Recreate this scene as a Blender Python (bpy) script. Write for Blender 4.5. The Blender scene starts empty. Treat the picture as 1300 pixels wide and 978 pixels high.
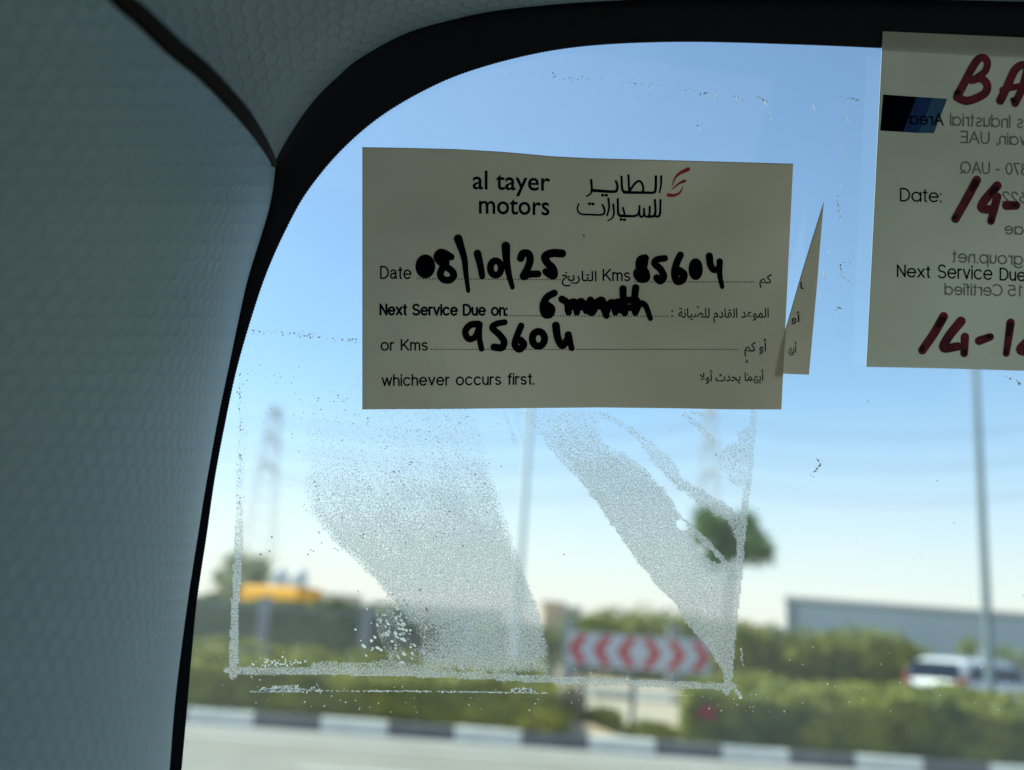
import bpy, math, random, os
import numpy as np
from mathutils import Vector, Matrix
R = math.radians
rnd = random.Random(7)
C = bpy.context.scene
col = C.collection

# ------------------------------------------------------------------ camera
F = 1250.0                       # focal length in photo pixels (1300 wide)
CAM = Vector((0, 0, 1.65))
PITCH, ROLL = R(13.97), R(4.0)
fw = Vector((0, math.cos(PITCH), math.sin(PITCH)))
r0 = Vector((1, 0, 0)); u0 = r0.cross(fw)
rt = r0 * math.cos(ROLL) + u0 * math.sin(ROLL)
up = u0 * math.cos(ROLL) - r0 * math.sin(ROLL)
cd = bpy.data.cameras.new('camera'); cam = bpy.data.objects.new('camera', cd); col.objects.link(cam)
cam.matrix_world = Matrix(((rt.x, up.x, -fw.x, CAM.x), (rt.y, up.y, -fw.y, CAM.y), (rt.z, up.z, -fw.z, CAM.z), (0, 0, 0, 1)))
cd.sensor_width = 36; cd.sensor_fit = 'HORIZONTAL'; cd.lens = 36 * F / 1300
cd.clip_start = 0.01; cd.clip_end = 5000
cd.dof.use_dof = True; cd.dof.focus_distance = 0.236
cd.dof.aperture_fstop = (cd.lens / 3.1)      # a 3.1 mm wide phone aperture
C.camera = cam

# ------------------------------------------------------------------ sky, sun, exposure
SUN_EL, SUN_AZ = R(50), R(-70)
w = bpy.data.worlds.new('World'); C.world = w; w.use_nodes = True
nt = w.node_tree; bg = nt.nodes['Background']
sky = nt.nodes.new('ShaderNodeTexSky'); sky.sky_type = 'NISHITA'; sky.sun_disc = False
sky.sun_elevation = SUN_EL; sky.sun_rotation = SUN_AZ
sky.air_density = 1.0; sky.dust_density = .5; sky.ozone_density = 2.4; sky.altitude = 0
# desert dust: the same pale veil all round the horizon
tcw = nt.nodes.new('ShaderNodeTexCoord'); sxyz = nt.nodes.new('ShaderNodeSeparateXYZ'); nt.links.new(tcw.outputs['Generated'], sxyz.inputs[0])
hz = nt.nodes.new('ShaderNodeMapRange'); hz.interpolation_type = 'SMOOTHERSTEP'; nt.links.new(sxyz.outputs[2], hz.inputs[0])
hz.inputs[1].default_value = -.10; hz.inputs[2].default_value = .30; hz.inputs[3].default_value = .95; hz.inputs[4].default_value = 0
mxs = nt.nodes.new('ShaderNodeMix'); mxs.data_type = 'RGBA'; mxs.inputs[7].default_value = (5.9, 4.9, 4.75, 1)
nt.links.new(hz.outputs[0], mxs.inputs[0]); nt.links.new(sky.outputs[0], mxs.inputs[6]); nt.links.new(mxs.outputs[2], bg.inputs[0]); bg.inputs[1].default_value = 0.12
sd = bpy.data.lights.new('sun', 'SUN'); sd.energy = 4.2; sd.angle = R(0.5); sd.color = (1, .93, .80)
so = bpy.data.objects.new('sun', sd); col.objects.link(so)
sdir = Vector((math.sin(SUN_AZ) * math.cos(SUN_EL), math.cos(SUN_AZ) * math.cos(SUN_EL), math.sin(SUN_EL)))
so.rotation_euler = sdir.to_track_quat('Z', 'Y').to_euler(); so.location = (0, 0, 30)
C.view_settings.view_transform = 'Standard'; C.view_settings.look = 'None'
C.view_settings.exposure = 0.76; C.view_settings.gamma = 1
C.cycles.use_denoising = True
C.cycles.max_bounces = 10; C.cycles.transparent_max_bounces = 12
C.cycles.caustics_reflective = False; C.cycles.caustics_refractive = False

# ------------------------------------------------------------------ helpers
def tag(o, label=None, cat=None, group=None, kind=None):
    if label: o['label'] = label
    if cat: o['category'] = cat
    if group: o['group'] = group
    if kind: o['kind'] = kind
    return o
def empty(name, loc, label, cat, group=None):
    o = bpy.data.objects.new(name, None); col.objects.link(o); o.location = loc; o.empty_display_size = .1
    return tag(o, label, cat, group)
def mk(name, vs, fs, m, parent=None, smooth=False, loc=None):
    """one mesh object from world-space vertices"""
    if parent is not None: loc = Vector(parent.matrix_basis.translation) if parent.parent is None else Vector((0, 0, 0))
    o0 = Vector(loc) if loc is not None else Vector((0, 0, 0))
    if parent is not None and parent.parent is not None:
        p = parent
        while p is not None: o0 += p.matrix_basis.translation; p = p.parent
    me = bpy.data.meshes.new(name)
    a = np.array([tuple(v) for v in vs], dtype=float) - np.array(tuple(o0))
    me.from_pydata(a.tolist(), [], [tuple(f) for f in fs]); me.validate(); me.update()
    if m: me.materials.append(m)
    if smooth: me.polygons.foreach_set('use_smooth', [True] * len(me.polygons))
    o = bpy.data.objects.new(name, me); col.objects.link(o)
    if parent is not None: o.parent = parent
    else: o.location = o0
    return o
class MB:
    def __init__(s): s.v = []; s.f = []
    def add(s, vs, fs):
        n = len(s.v); s.v += [tuple(v) for v in vs]; s.f += [tuple(i + n for i in f) for f in fs]; return s
    def box(s, x0, x1, y0, y1, z0, z1, bev=0):
        vs = [(x, y, z) for z in (z0, z1) for y in (y0, y1) for x in (x0, x1)]
        fs = [(0, 2, 3, 1), (4, 5, 7, 6), (0, 1, 5, 4), (2, 6, 7, 3), (0, 4, 6, 2), (1, 3, 7, 5)]
        return s.add(vs, fs)
    def tube(s, pts, rads, n=10, cap=True):
        pts = [Vector(p) for p in pts]
        if not hasattr(rads, '__len__'): rads = [rads] * len(pts)
        base = len(s.v); t0 = None
        for i, p in enumerate(pts):
            t = (pts[min(i + 1, len(pts) - 1)] - pts[max(i - 1, 0)]).normalized()
            a = t.orthogonal().normalized() if t0 is None else (t0 - t * t0.dot(t)).normalized()
            t0 = a; b = t.cross(a)
            for k in range(n):
                q = 2 * math.pi * k / n
                s.v.append(tuple(p + (a * math.cos(q) + b * math.sin(q)) * rads[i]))
        for i in range(len(pts) - 1):
            for k in range(n):
                k2 = (k + 1) % n
                s.f.append((base + i * n + k, base + i * n + k2, base + (i + 1) * n + k2, base + (i + 1) * n + k))
        if cap:
            s.f.append(tuple(base + k for k in range(n))[::-1]); s.f.append(tuple(base + (len(pts) - 1) * n + k for k in range(n)))
        return s
    def prism(s, poly, d, o=(0, 0, 0)):
        """poly of 3D points, extruded by vector d"""
        n = len(poly); d = Vector(d); P = [Vector(p) for p in poly]
        return s.add(P + [p + d for p in P], [tuple(range(n))[::-1], tuple(range(n, 2 * n))] + [(i, (i + 1) % n, (i + 1) % n + n, i + n) for i in range(n)])
    def xf(s, M):
        s.v = [tuple(M @ Vector(v)) for v in s.v]; return s
    def make(s, name, m, parent=None, smooth=False, loc=None): return mk(name, s.v, s.f, m, parent, smooth, loc)

def ray(px, py): return fw + rt * ((px - 650) / F) - up * ((py - 489) / F)
def W(px, py, y):
    """the place seen at a photo pixel, y metres ahead"""
    d = ray(px, py); return CAM + d * (y / d.y)
PHI, THE = R(8.5), R(6.0)
T1 = (rt * math.cos(PHI) + fw * math.sin(PHI)).normalized()
T2 = (up * math.cos(THE) - fw * math.sin(THE)); T2 = (T2 - T1 * T2.dot(T1)).normalized()
NG = T1.cross(T2).normalized()          # towards the cabin
P0 = CAM + fw * 0.236
def G(px, py, w=0.0):
    """the spot on the windscreen (w metres inside it) seen at a photo pixel"""
    d = ray(px, py); return CAM + d * ((P0 + NG * w - CAM).dot(NG) / d.dot(NG))
def D(px, py, dist):
    return CAM + ray(px, py).normalized() * dist

def smooth_path(pts, n=6):
    P = [np.array(p, float) for p in pts]
    if len(P) < 3: return [P[0] + (P[-1] - P[0]) * t for t in np.linspace(0, 1, n + 1)]
    Q = [2 * P[0] - P[1]] + P + [2 * P[-1] - P[-2]]; out = []
    for i in range(1, len(Q) - 2):
        for k in range(n):
            t = k / n
            out.append(.5 * ((2 * Q[i]) + (Q[i + 1] - Q[i - 1]) * t + (2 * Q[i - 1] - 5 * Q[i] + 4 * Q[i + 1] - Q[i + 2]) * t * t + (3 * Q[i] - Q[i - 1] - 3 * Q[i + 1] + Q[i + 2]) * t ** 3))
    out.append(P[-1]); return out

# ------------------------------------------------------------------ materials
def node_mat(name):
    m = bpy.data.materials.new(name); m.use_nodes = True; n = m.node_tree.nodes; n.clear()
    o = n.new('ShaderNodeOutputMaterial'); return m, m.node_tree, n, m.node_tree.links, o
def mat(name, c, rough=.6, c2=None, scale=5.0, bump=0.0, bscale=40.0, metal=0.0, spec=.5, detail=4, coord='Object', trans=None):
    m, t, n, l, o = node_mat(name)
    b = n.new('ShaderNodeBsdfPrincipled'); l.new(b.outputs[0], o.inputs[0])
    b.inputs['Roughness'].default_value = rough; b.inputs['Metallic'].default_value = metal; b.inputs['Specular IOR Level'].default_value = spec
    tc = n.new('ShaderNodeTexCoord')
    c = tuple(c) + (1,); c2 = tuple(c2) + (1,) if c2 else tuple(x * .8 for x in c[:3]) + (1,)
    nz = n.new('ShaderNodeTexNoise'); nz.inputs['Scale'].default_value = scale; nz.inputs['Detail'].default_value = detail
    l.new(tc.outputs[coord], nz.inputs[0])
    rp = n.new('ShaderNodeValToRGB'); rp.color_ramp.elements[0].position = .32; rp.color_ramp.elements[1].position = .68
    rp.color_ramp.elements[0].color = c2; rp.color_ramp.elements[1].color = c
    l.new(nz.outputs[0], rp.inputs[0]); l.new(rp.outputs[0], b.inputs['Base Color'])
    if bump:
        bz = n.new('ShaderNodeTexNoise'); bz.inputs['Scale'].default_value = bscale; l.new(tc.outputs[coord], bz.inputs[0])
        bp = n.new('ShaderNodeBump'); bp.inputs['Strength'].default_value = bump; bp.inputs['Distance'].default_value = .02
        l.new(bz.outputs[0], bp.inputs['Height']); l.new(bp.outputs[0], b.inputs['Normal'])
    if trans:
        tr = n.new('ShaderNodeBsdfTranslucent'); l.new(rp.outputs[0], tr.inputs[0]); mx = n.new('ShaderNodeMixShader'); mx.inputs[0].default_value = trans
        l.new(b.outputs[0], mx.inputs[1]); l.new(tr.outputs[0], mx.inputs[2]); l.new(mx.outputs[0], o.inputs[0])
    return m
def math_node(n, l, op, a, b=None, c=None):
    x = n.new('ShaderNodeMath'); x.operation = op
    for i, v in enumerate((a, b, c)):
        if v is None: continue
        if isinstance(v, (int, float)): x.inputs[i].default_value = v
        else: l.new(v, x.inputs[i])
    return x.outputs[0]

def hex_fabric(name, c, cell, depth):
    """moulded trim with a raised honeycomb grain, from metre UVs"""
    m, t, n, l, o = node_mat(name)
    b = n.new('ShaderNodeBsdfPrincipled'); l.new(b.outputs[0], o.inputs[0]); b.inputs['Roughness'].default_value = .5
    uv = n.new('ShaderNodeUVMap'); sp = n.new('ShaderNodeSeparateXYZ'); l.new(uv.outputs[0], sp.inputs[0])
    nz0 = n.new('ShaderNodeTexNoise'); nz0.inputs['Scale'].default_value = 250; l.new(uv.outputs[0], nz0.inputs[0])
    wob = math_node(n, l, 'MULTIPLY', math_node(n, l, 'SUBTRACT', nz0.outputs[0], .5), .35)
    X = math_node(n, l, 'ADD', math_node(n, l, 'DIVIDE', sp.outputs[0], cell), wob); Y = math_node(n, l, 'ADD', math_node(n, l, 'DIVIDE', sp.outputs[1], cell * 1.15), wob)
    S3 = 1.7320508
    def cellf(ox, oy):
        x = math_node(n, l, 'SUBTRACT', math_node(n, l, 'FLOORED_MODULO', math_node(n, l, 'ADD', X, ox), 1.0), .5)
        y = math_node(n, l, 'SUBTRACT', math_node(n, l, 'FLOORED_MODULO', math_node(n, l, 'ADD', Y, oy), S3), S3 / 2)
        return math_node(n, l, 'ABSOLUTE', x), math_node(n, l, 'ABSOLUTE', y)
    def hexd(x, y): return math_node(n, l, 'MAXIMUM', x, math_node(n, l, 'ADD', math_node(n, l, 'MULTIPLY', x, .5), math_node(n, l, 'MULTIPLY', y, S3 / 2)))
    d = math_node(n, l, 'MINIMUM', hexd(*cellf(0, 0)), hexd(*cellf(.5, S3 / 2)))
    mr = n.new('ShaderNodeMapRange'); mr.interpolation_type = 'SMOOTHSTEP'; l.new(d, mr.inputs[0])
    mr.inputs[1].default_value = .30; mr.inputs[2].default_value = .5; mr.inputs[3].default_value = 1; mr.inputs[4].default_value = 0
    fine = n.new('ShaderNodeTexNoise'); fine.inputs['Scale'].default_value = 1500; l.new(uv.outputs[0], fine.inputs[0])
    big = n.new('ShaderNodeTexNoise'); big.inputs['Scale'].default_value = 60; l.new(uv.outputs[0], big.inputs[0])
    h = math_node(n, l, 'ADD', math_node(n, l, 'MULTIPLY', mr.outputs[0], math_node(n, l, 'ADD', big.outputs[0], .4)), math_node(n, l, 'MULTIPLY', fine.outputs[0], .25))
    bp = n.new('ShaderNodeBump'); bp.inputs['Strength'].default_value = 1; bp.inputs['Distance'].default_value = depth
    l.new(h, bp.inputs['Height']); l.new(bp.outputs[0], b.inputs['Normal'])
    rp = n.new('ShaderNodeValToRGB'); rp.color_ramp.elements[0].color = tuple(x * .85 for x in c) + (1,); rp.color_ramp.elements[1].color = tuple(c) + (1,)
    l.new(big.outputs[0], rp.inputs[0]); l.new(rp.outputs[0], b.inputs['Base Color'])
    return m
def glass_mat(name, veil=.028, tint=(.79, .96, .93)):
    m, t, n, l, o = node_mat(name)
    tr = n.new('ShaderNodeBsdfTransparent'); tr.inputs[0].default_value = tuple(tint) + (1,)
    gl = n.new('ShaderNodeBsdfGlossy'); gl.inputs['Roughness'].default_value = .02
    fr = n.new('ShaderNodeFresnel'); fr.inputs[0].default_value = 1.45
    m1 = n.new('ShaderNodeMixShader'); l.new(fr.outputs[0], m1.inputs[0]); l.new(tr.outputs[0], m1.inputs[1]); l.new(gl.outputs[0], m1.inputs[2])
    tc = n.new('ShaderNodeTexCoord'); nz = n.new('ShaderNodeTexNoise'); nz.inputs['Scale'].default_value = 14; nz.inputs['Detail'].default_value = 8
    l.new(tc.outputs['Object'], nz.inputs[0])
    mr = n.new('ShaderNodeMapRange'); l.new(nz.outputs[0], mr.inputs[0]); mr.inputs[1].default_value = .3; mr.inputs[2].default_value = .7
    mr.inputs[3].default_value = veil * .45; mr.inputs[4].default_value = veil * 1.7; mp = n.new('ShaderNodeMapping'); mp.inputs['Scale'].default_value = (1, 1, .45); mp.inputs['Rotation'].default_value = (0, .5, 0); l.new(tc.outputs['Object'], mp.inputs[0]); l.new(mp.outputs[0], nz.inputs[0])
    ts = n.new('ShaderNodeBsdfTranslucent'); ts.inputs[0].default_value = (.70, .85, .92, 1)
    m2 = n.new('ShaderNodeMixShader'); l.new(mr.outputs[0], m2.inputs[0]); l.new(m1.outputs[0], m2.inputs[1]); l.new(ts.outputs[0], m2.inputs[2])
    l.new(m2.outputs[0], o.inputs[0]); return m
def paper_mat(name, c, trans=.12):
    m, t, n, l, o = node_mat(name)
    b = n.new('ShaderNodeBsdfPrincipled'); b.inputs['Roughness'].default_value = .55; b.inputs['Specular IOR Level'].default_value = .25
    tc = n.new('ShaderNodeTexCoord'); nz = n.new('ShaderNodeTexNoise'); nz.inputs['Scale'].default_value = 30; nz.inputs['Detail'].default_value = 6; l.new(tc.outputs['Object'], nz.inputs[0])
    rp = n.new('ShaderNodeValToRGB'); rp.color_ramp.elements[0].position = .3; rp.color_ramp.elements[1].position = .7
    rp.color_ramp.elements[0].color = (c[0] * .93, c[1] * .93, c[2] * .9, 1); rp.color_ramp.elements[1].color = tuple(c) + (1,)
    l.new(nz.outputs[0], rp.inputs[0]); l.new(rp.outputs[0], b.inputs['Base Color'])
    n2 = n.new('ShaderNodeTexNoise'); n2.inputs['Scale'].default_value = 70; n2.inputs['Detail'].default_value = 3; n2.inputs['Distortion'].default_value = .6; l.new(tc.outputs['Object'], n2.inputs[0])
    bp = n.new('ShaderNodeBump'); bp.inputs['Strength'].default_value = .6; bp.inputs['Distance'].default_value = .0015; l.new(n2.outputs[0], bp.inputs['Height']); l.new(bp.outputs[0], b.inputs['Normal'])
    tr = n.new('ShaderNodeBsdfTranslucent'); l.new(rp.outputs[0], tr.inputs[0])
    mx = n.new('ShaderNodeMixShader'); n4 = n.new('ShaderNodeTexNoise'); n4.inputs['Scale'].default_value = 18; n4.inputs['Detail'].default_value = 5; l.new(tc.outputs['Object'], n4.inputs[0])
    m4 = n.new('ShaderNodeMapRange'); l.new(n4.outputs[0], m4.inputs[0]); m4.inputs[1].default_value = .3; m4.inputs[2].default_value = .7; m4.inputs[3].default_value = trans * .6; m4.inputs[4].default_value = trans * 1.4
    l.new(m4.outputs[0], mx.inputs[0]); l.new(b.outputs[0], mx.inputs[1]); l.new(tr.outputs[0], mx.inputs[2])
    l.new(mx.outputs[0], o.inputs[0]); return m
def residue_mat(name):
    """dried glue film: covers where noise falls below the 'density' attribute"""
    m, t, n, l, o = node_mat(name)
    uv = n.new('ShaderNodeUVMap'); at = n.new('ShaderNodeAttribute'); at.attribute_name = 'glue_cover'
    n1 = n.new('ShaderNodeTexNoise'); n1.inputs['Scale'].default_value = .50; n1.inputs['Detail'].default_value = 3; n1.inputs['Roughness'].default_value = .6; n1.inputs['Distortion'].default_value = .8
    l.new(uv.outputs[0], n1.inputs[0])
    # noise mostly sits in .25...75: stretch to 0..1
    s = n.new('ShaderNodeMapRange'); l.new(n1.outputs[0], s.inputs[0]); s.inputs[1].default_value = .27; s.inputs[2].default_value = .73
    dif = math_node(n, l, 'SUBTRACT', at.outputs['Fac'], s.outputs[0])
    cv = n.new('ShaderNodeMapRange'); l.new(dif, cv.inputs[0]); cv.inputs[1].default_value = 0; cv.inputs[2].default_value = .08; cv.inputs[3].default_value = 0; cv.inputs[4].default_value = .78
    n2 = n.new('ShaderNodeTexNoise'); n2.inputs['Scale'].default_value = .55; n2.inputs['Detail'].default_value = 2; l.new(uv.outputs[0], n2.inputs[0])
    bp = n.new('ShaderNodeBump'); bp.inputs['Strength'].default_value = 1; bp.inputs['Distance'].default_value = .0009; l.new(n2.outputs[0], bp.inputs['Height'])
    ts = n.new('ShaderNodeBsdfTranslucent'); ts.inputs[0].default_value = (.86, .88, .84, 1); l.new(bp.outputs[0], ts.inputs['Normal']); gr = n.new('ShaderNodeValToRGB'); gr.color_ramp.elements[0].position = .40; gr.color_ramp.elements[1].position = .62; gr.color_ramp.elements[0].color = (.42, .44, .43, 1); gr.color_ramp.elements[1].color = (.95, .96, .93, 1); l.new(n2.outputs[0], gr.inputs[0]); l.new(gr.outputs[0], ts.inputs[0])
    rf = n.new('ShaderNodeBsdfRefraction'); rf.inputs['Color'].default_value = (.85, .88, .88, 1); rf.inputs['Roughness'].default_value = .28; rf.inputs['IOR'].default_value = 1.4; l.new(bp.outputs[0], rf.inputs['Normal'])
    df = n.new('ShaderNodeBsdfDiffuse'); df.inputs[0].default_value = (.35, .36, .36, 1); l.new(bp.outputs[0], df.inputs['Normal'])
    m1 = n.new('ShaderNodeMixShader'); m1.inputs[0].default_value = .60; l.new(ts.outputs[0], m1.inputs[1]); l.new(rf.outputs[0], m1.inputs[2])
    # grains of dark grit
    n3 = n.new('ShaderNodeTexNoise'); n3.inputs['Scale'].default_value = .38; n3.inputs['Detail'].default_value = 2; n3.noise_dimensions = '4D'; n3.inputs['W'].default_value = 3; l.new(uv.outputs[0], n3.inputs[0])
    g = n.new('ShaderNodeMapRange'); l.new(n3.outputs[0], g.inputs[0]); g.inputs[1].default_value = .52; g.inputs[2].default_value = .66; g.inputs[3].default_value = .08; g.inputs[4].default_value = .42
    m2 = n.new('ShaderNodeMixShader'); l.new(g.outputs[0], m2.inputs[0]); l.new(m1.outputs[0], m2.inputs[1]); l.new(df.outputs[0], m2.inputs[2])
    tp = n.new('ShaderNodeBsdfTransparent'); m3 = n.new('ShaderNodeMixShader'); l.new(cv.outputs[0], m3.inputs[0]); l.new(tp.outputs[0], m3.inputs[1]); l.new(m2.outputs[0], m3.inputs[2])
    film = math_node(n, l, 'MULTIPLY', at.outputs['Fac'], .20); alpha = math_node(n, l, 'MAXIMUM', film, cv.outputs[0]); l.new(alpha, m3.inputs[0])
    l.new(m3.outputs[0], o.inputs[0]); return m

M_trim = hex_fabric('grey_honeycomb_trim', (.33, .50, .58), .0037, .00018)
M_head = hex_fabric('grey_honeycomb_lining', (.33, .48, .54), .0034, .00022)
M_black = mat('black_frit', (.007, .009, .016), .5, spec=.2)
M_seam_shade = mat('seam_shade_black', (.014, .011, .010), .8, spec=.2)  # near-black standing in for the shade in the trim gap
M_dark = mat('dark_plastic', (.04, .045, .05), .7)
M_cloth = mat('grey_cloth', (.17, .2, .21), .9)
M_glass = glass_mat('dusty_glass')
M_side = glass_mat('side_glass', .01, (.6, .68, .66))
M_paper = paper_mat('cream_paper', (.62, .62, .50), .075)
M_paper2 = paper_mat('pale_paper', (.57, .63, .54), .085)
M_ink = mat('navy_ink', (.004, .006, .022), .9, spec=0)
M_ink_black = mat('black_marker', (.003, .003, .008), .8, spec=.02)
M_red = mat('red_logo_ink', (.58, .06, .04), .6, spec=.2)
M_redm = mat('red_marker', (.27, .04, .06), .5, (.10, .018, .05), scale=200, spec=.2)
M_redd = mat('dark_red_marker', (.03, .005, .012), .5, spec=.2)
M_show = mat('show_through_print', (.30, .36, .34), .6, spec=.2)
M_pk = mat('print_black', (.003, .004, .014), .9, spec=0)
M_pb = mat('print_blue', (.015, .07, .27), .6, spec=.2)
M_pt = mat('print_teal', (.05, .20, .36), .6, spec=.2)
M_res = residue_mat('dried_glue')
M_fleck = mat('glue_fleck', (.70, .74, .74), .5, trans=.6)
M_speck = mat('dirt_speck', (.36, .38, .40), .8, trans=.3)

# ------------------------------------------------------------------ the car around the lens
CARL = Vector(G(650, 489)) * 1.0; CARL.z = 0
car = empty('car', CARL, 'grey honeycomb textured car interior, pillar trim and headliner around the windscreen corner', 'car')
def with_uv(o, uvs, name='UVMap'):
    me = o.data; ly = me.uv_layers.new(name=name)
    li = np.empty(len(me.loops), dtype=np.int32); me.loops.foreach_get('vertex_index', li)
    ly.data.foreach_set('uv', np.array(uvs, dtype=np.float32)[li].ravel())
def grid_faces(nr, nc): return [(i * nc + j, i * nc + j + 1, (i + 1) * nc + j + 1, (i + 1) * nc + j) for i in range(nr - 1) for j in range(nc - 1)]

# windscreen pane, a little larger than the black border
glass_px = [(60, 1500), (60, -160), (3400, -160), (3400, 1500)]
def PL(s, t, w): return P0 + T1 * s + T2 * t + NG * w
gv = [PL(-.20, -.42, -.003), PL(1.15, -.42, -.003), PL(1.15, .125, -.003), PL(-.20, .125, -.003)]
mk('windscreen_glass', gv, [(0, 1, 2, 3)], M_glass, car)

# black ceramic border with a finely toothed inner edge
inner = [(222, 1060), (230, 978), (237, 900), (243, 830), (250, 760), (262, 680), (272, 610), (285, 540), (300, 470), (320, 400), (340, 342), (365, 287), (390, 243), (430, 194), (480, 150), (540, 114), (600, 89), (680, 68), (760, 57), (870, 53), (1000, 56), (1120, 61), (1300, 70), (1700, 92), (2400, 140)]
ip = smooth_path(inner, 60)
# resample evenly
acc = [0]
for a, b in zip(ip[:-1], ip[1:]): acc.append(acc[-1] + float(np.linalg.norm(b - a)))
L_ = np.arange(0, acc[-1], 2.2); ipx = np.interp(L_, acc, [p[0] for p in ip]); ipy = np.interp(L_, acc, [p[1] for p in ip])
cx, cy = 850, 900
vs = []; 
for k in range(len(L_)):
    j = min(k + 1, len(L_) - 1); i = max(k - 1, 0)
    tx, ty = ipx[j] - ipx[i], ipy[j] - ipy[i]; q = math.hypot(tx, ty); nx, ny = -ty / q, tx / q   # towards the clear glass
    e = (.95 if k % 2 else 0.0)
    vs.append(G(ipx[k] + nx * e, ipy[k] + ny * e, .0002))
for k in range(len(L_)):
    j = min(k + 1, len(L_) - 1); i = max(k - 1, 0)
    tx, ty = ipx[j] - ipx[i], ipy[j] - ipy[i]; q = math.hypot(tx, ty); nx, ny = -ty / q, tx / q
    vs.append(G(ipx[k] - nx * 170, ipy[k] - ny * 170, .0002))
n_ = len(L_)
mk('black_border', vs, [(k, k + 1, n_ + k + 1, n_ + k) for k in range(n_ - 1)], M_black, car)

# pillar trim: an elliptic roll swept along its limb line, cut off above by the seam
LIMB = [(1250, 190), (1070, 206), (978, 215), (883, 223), (766, 238), (675, 252), (613, 262), (526, 278), (446, 295), (359, 314), (300, 332), (266, 342), (240, 347), (215, 350), (150, 356), (60, 360), (-60, 360), (-260, 350)]
SEAM = [(-260, -140), (-200, -80), (-110, 20), (-40, 95), (7, 141), (32, 170), (71, 212), (99, 248), (141, 290), (173, 318), (200, 337), (212, 343), (224, 346.3), (240, 347), (260, 360)]
LY = smooth_path(LIMB[::-1], 8); ly = [p[0] for p in LY]; lx = [p[1] for p in LY]
SY = smooth_path(SEAM, 8); sy_ = [p[0] for p in SY]; sx_ = [p[1] for p in SY]
TA, TB, TD = .090, .115, .236
ths = np.concatenate([np.linspace(-.9, 0, 12)[:-1], np.linspace(0, 1.5, 70)])
def pix(p):
    v = p - CAM; z = v.dot(fw); return 650 + F * v.dot(rt) / z, 489 - F * v.dot(up) / z
def trim_row(y):
    x = float(np.interp(y, ly, lx)); d = ray(x, y).normalized(); base = CAM + d * TD
    lf = -rt; lf = (lf - d * lf.dot(d)).normalized()
    pr = [(TA * (1 - math.cos(t)), TB * math.sin(t)) for t in ths]; l0, c0 = pr[-1]
    pr += [(l0 + q * .02, c0 + q * .003) for q in range(1, 8)]
    out = []; u = 0; prev = None
    for l_, c_ in pr:
        if prev: u += math.hypot(l_ - prev[0], c_ - prev[1])
        prev = (l_, c_); pt = base + lf * l_ - d * c_; wq = (pt - P0).dot(NG); pt = pt + NG * max(0, .0015 - wq); out.append((pt, u))
    return out
rows = np.concatenate([np.arange(1200, 262, -8), np.arange(262, 150, -2), np.arange(150, -240, -6)])
vs = []; uvs = []; vlen = 0; last = None; NCOL = 90; seam_pts = []
for y in rows:
    r_ = trim_row(float(y)); k0 = 0; roll = []
    if y < 246:
        xg = float(np.interp(y, sy_, sx_))
        k0 = next(k for k in range(10, len(r_)) if pix(r_[k][0])[0] <= xg)
        a0, a1 = r_[k0 - 1], r_[k0]; x0_, x1_ = pix(a0[0])[0], pix(a1[0])[0]; t = min(1, max(0, (x0_ - xg) / (x0_ - x1_ + 1e-9)))
        st = (a0[0].lerp(a1[0], t), a0[1] + (a1[1] - a0[1]) * t); seam_pts.append((xg, float(y), (st[0] - CAM).length))
        f_ = min(1, (246 - y) / 30); away = (st[0] - CAM).normalized(); full = r_
        r_ = []
        for k in range(len(full)):
            if k >= k0: r_.append(full[k])
            elif k >= 8 or f_ <= 0: r_.append(st)
            else:
                j = (8 - k) / 8; r_.append((st[0] + away * .007 * f_ * j - rt * .0012 * f_ * j * j + rt * .0006 * f_ * math.sin(j * 3.14), st[1] - .007 * j))
    mid_ = CAM + ray(0, float(y)).normalized() * .20
    if last is not None: vlen += (mid_ - last).length * 1.1
    last = mid_
    for q in r_: vs.append(tuple(q[0])); uvs.append((q[1], vlen))
o = mk('pillar_trim', vs, grid_faces(len(rows), len(vs) // len(rows)), M_trim, car, True); with_uv(o, uvs)

# headliner: from the border's outer edge up and back over the lens
oc = [(300, 330), (328, 262), (350, 204), (375, 160), (400, 126), (427, 99), (457, 74), (514, 43), (571, 26), (628, 14), (713, 5), (798, 0), (900, -4), (1050, -3), (1200, 0), (1400, 6), (1800, 25), (2400, 60)]
op = smooth_path(oc, 10)
vs = []; uvs = []; ul = 0; lastp = None; qs = np.linspace(0, 1, 40)
for p in op:
    base = G(p[0], p[1], .004)
    if lastp is not None: ul += (base - lastp).length
    lastp = base; dist0 = (base - CAM).length
    k = min(1, max(0, (p[0] - 500) / 600)); tx, ty = 760 + (p[0] - 760) * k, 520
    dx, dy = p[0] - tx, p[1] - ty; q0 = math.hypot(dx, dy); dx /= q0; dy /= q0
    prev = base; vl = 0
    for q in qs:
        e = 900 * q; dist = dist0 - .004 * min(1, q * 20) - .12 * q ** .8
        pt = D(p[0] + dx * e, p[1] + dy * e, dist) if q > 0 else base
        vl += (pt - prev).length; prev = pt
        vs.append(pt); uvs.append((ul, vl))
o = mk('headliner', vs, grid_faces(len(op), len(qs)), M_head, car, True); with_uv(o, uvs)
# shade in the gap between pillar trim and headliner, shaped as a black tube
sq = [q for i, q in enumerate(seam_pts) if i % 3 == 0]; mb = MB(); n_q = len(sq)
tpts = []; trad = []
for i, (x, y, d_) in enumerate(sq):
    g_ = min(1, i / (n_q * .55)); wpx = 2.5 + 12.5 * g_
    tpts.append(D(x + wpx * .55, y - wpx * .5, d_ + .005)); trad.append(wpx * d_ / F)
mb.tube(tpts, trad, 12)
mb.make('seam_shade', M_seam_shade, car, True)

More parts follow.
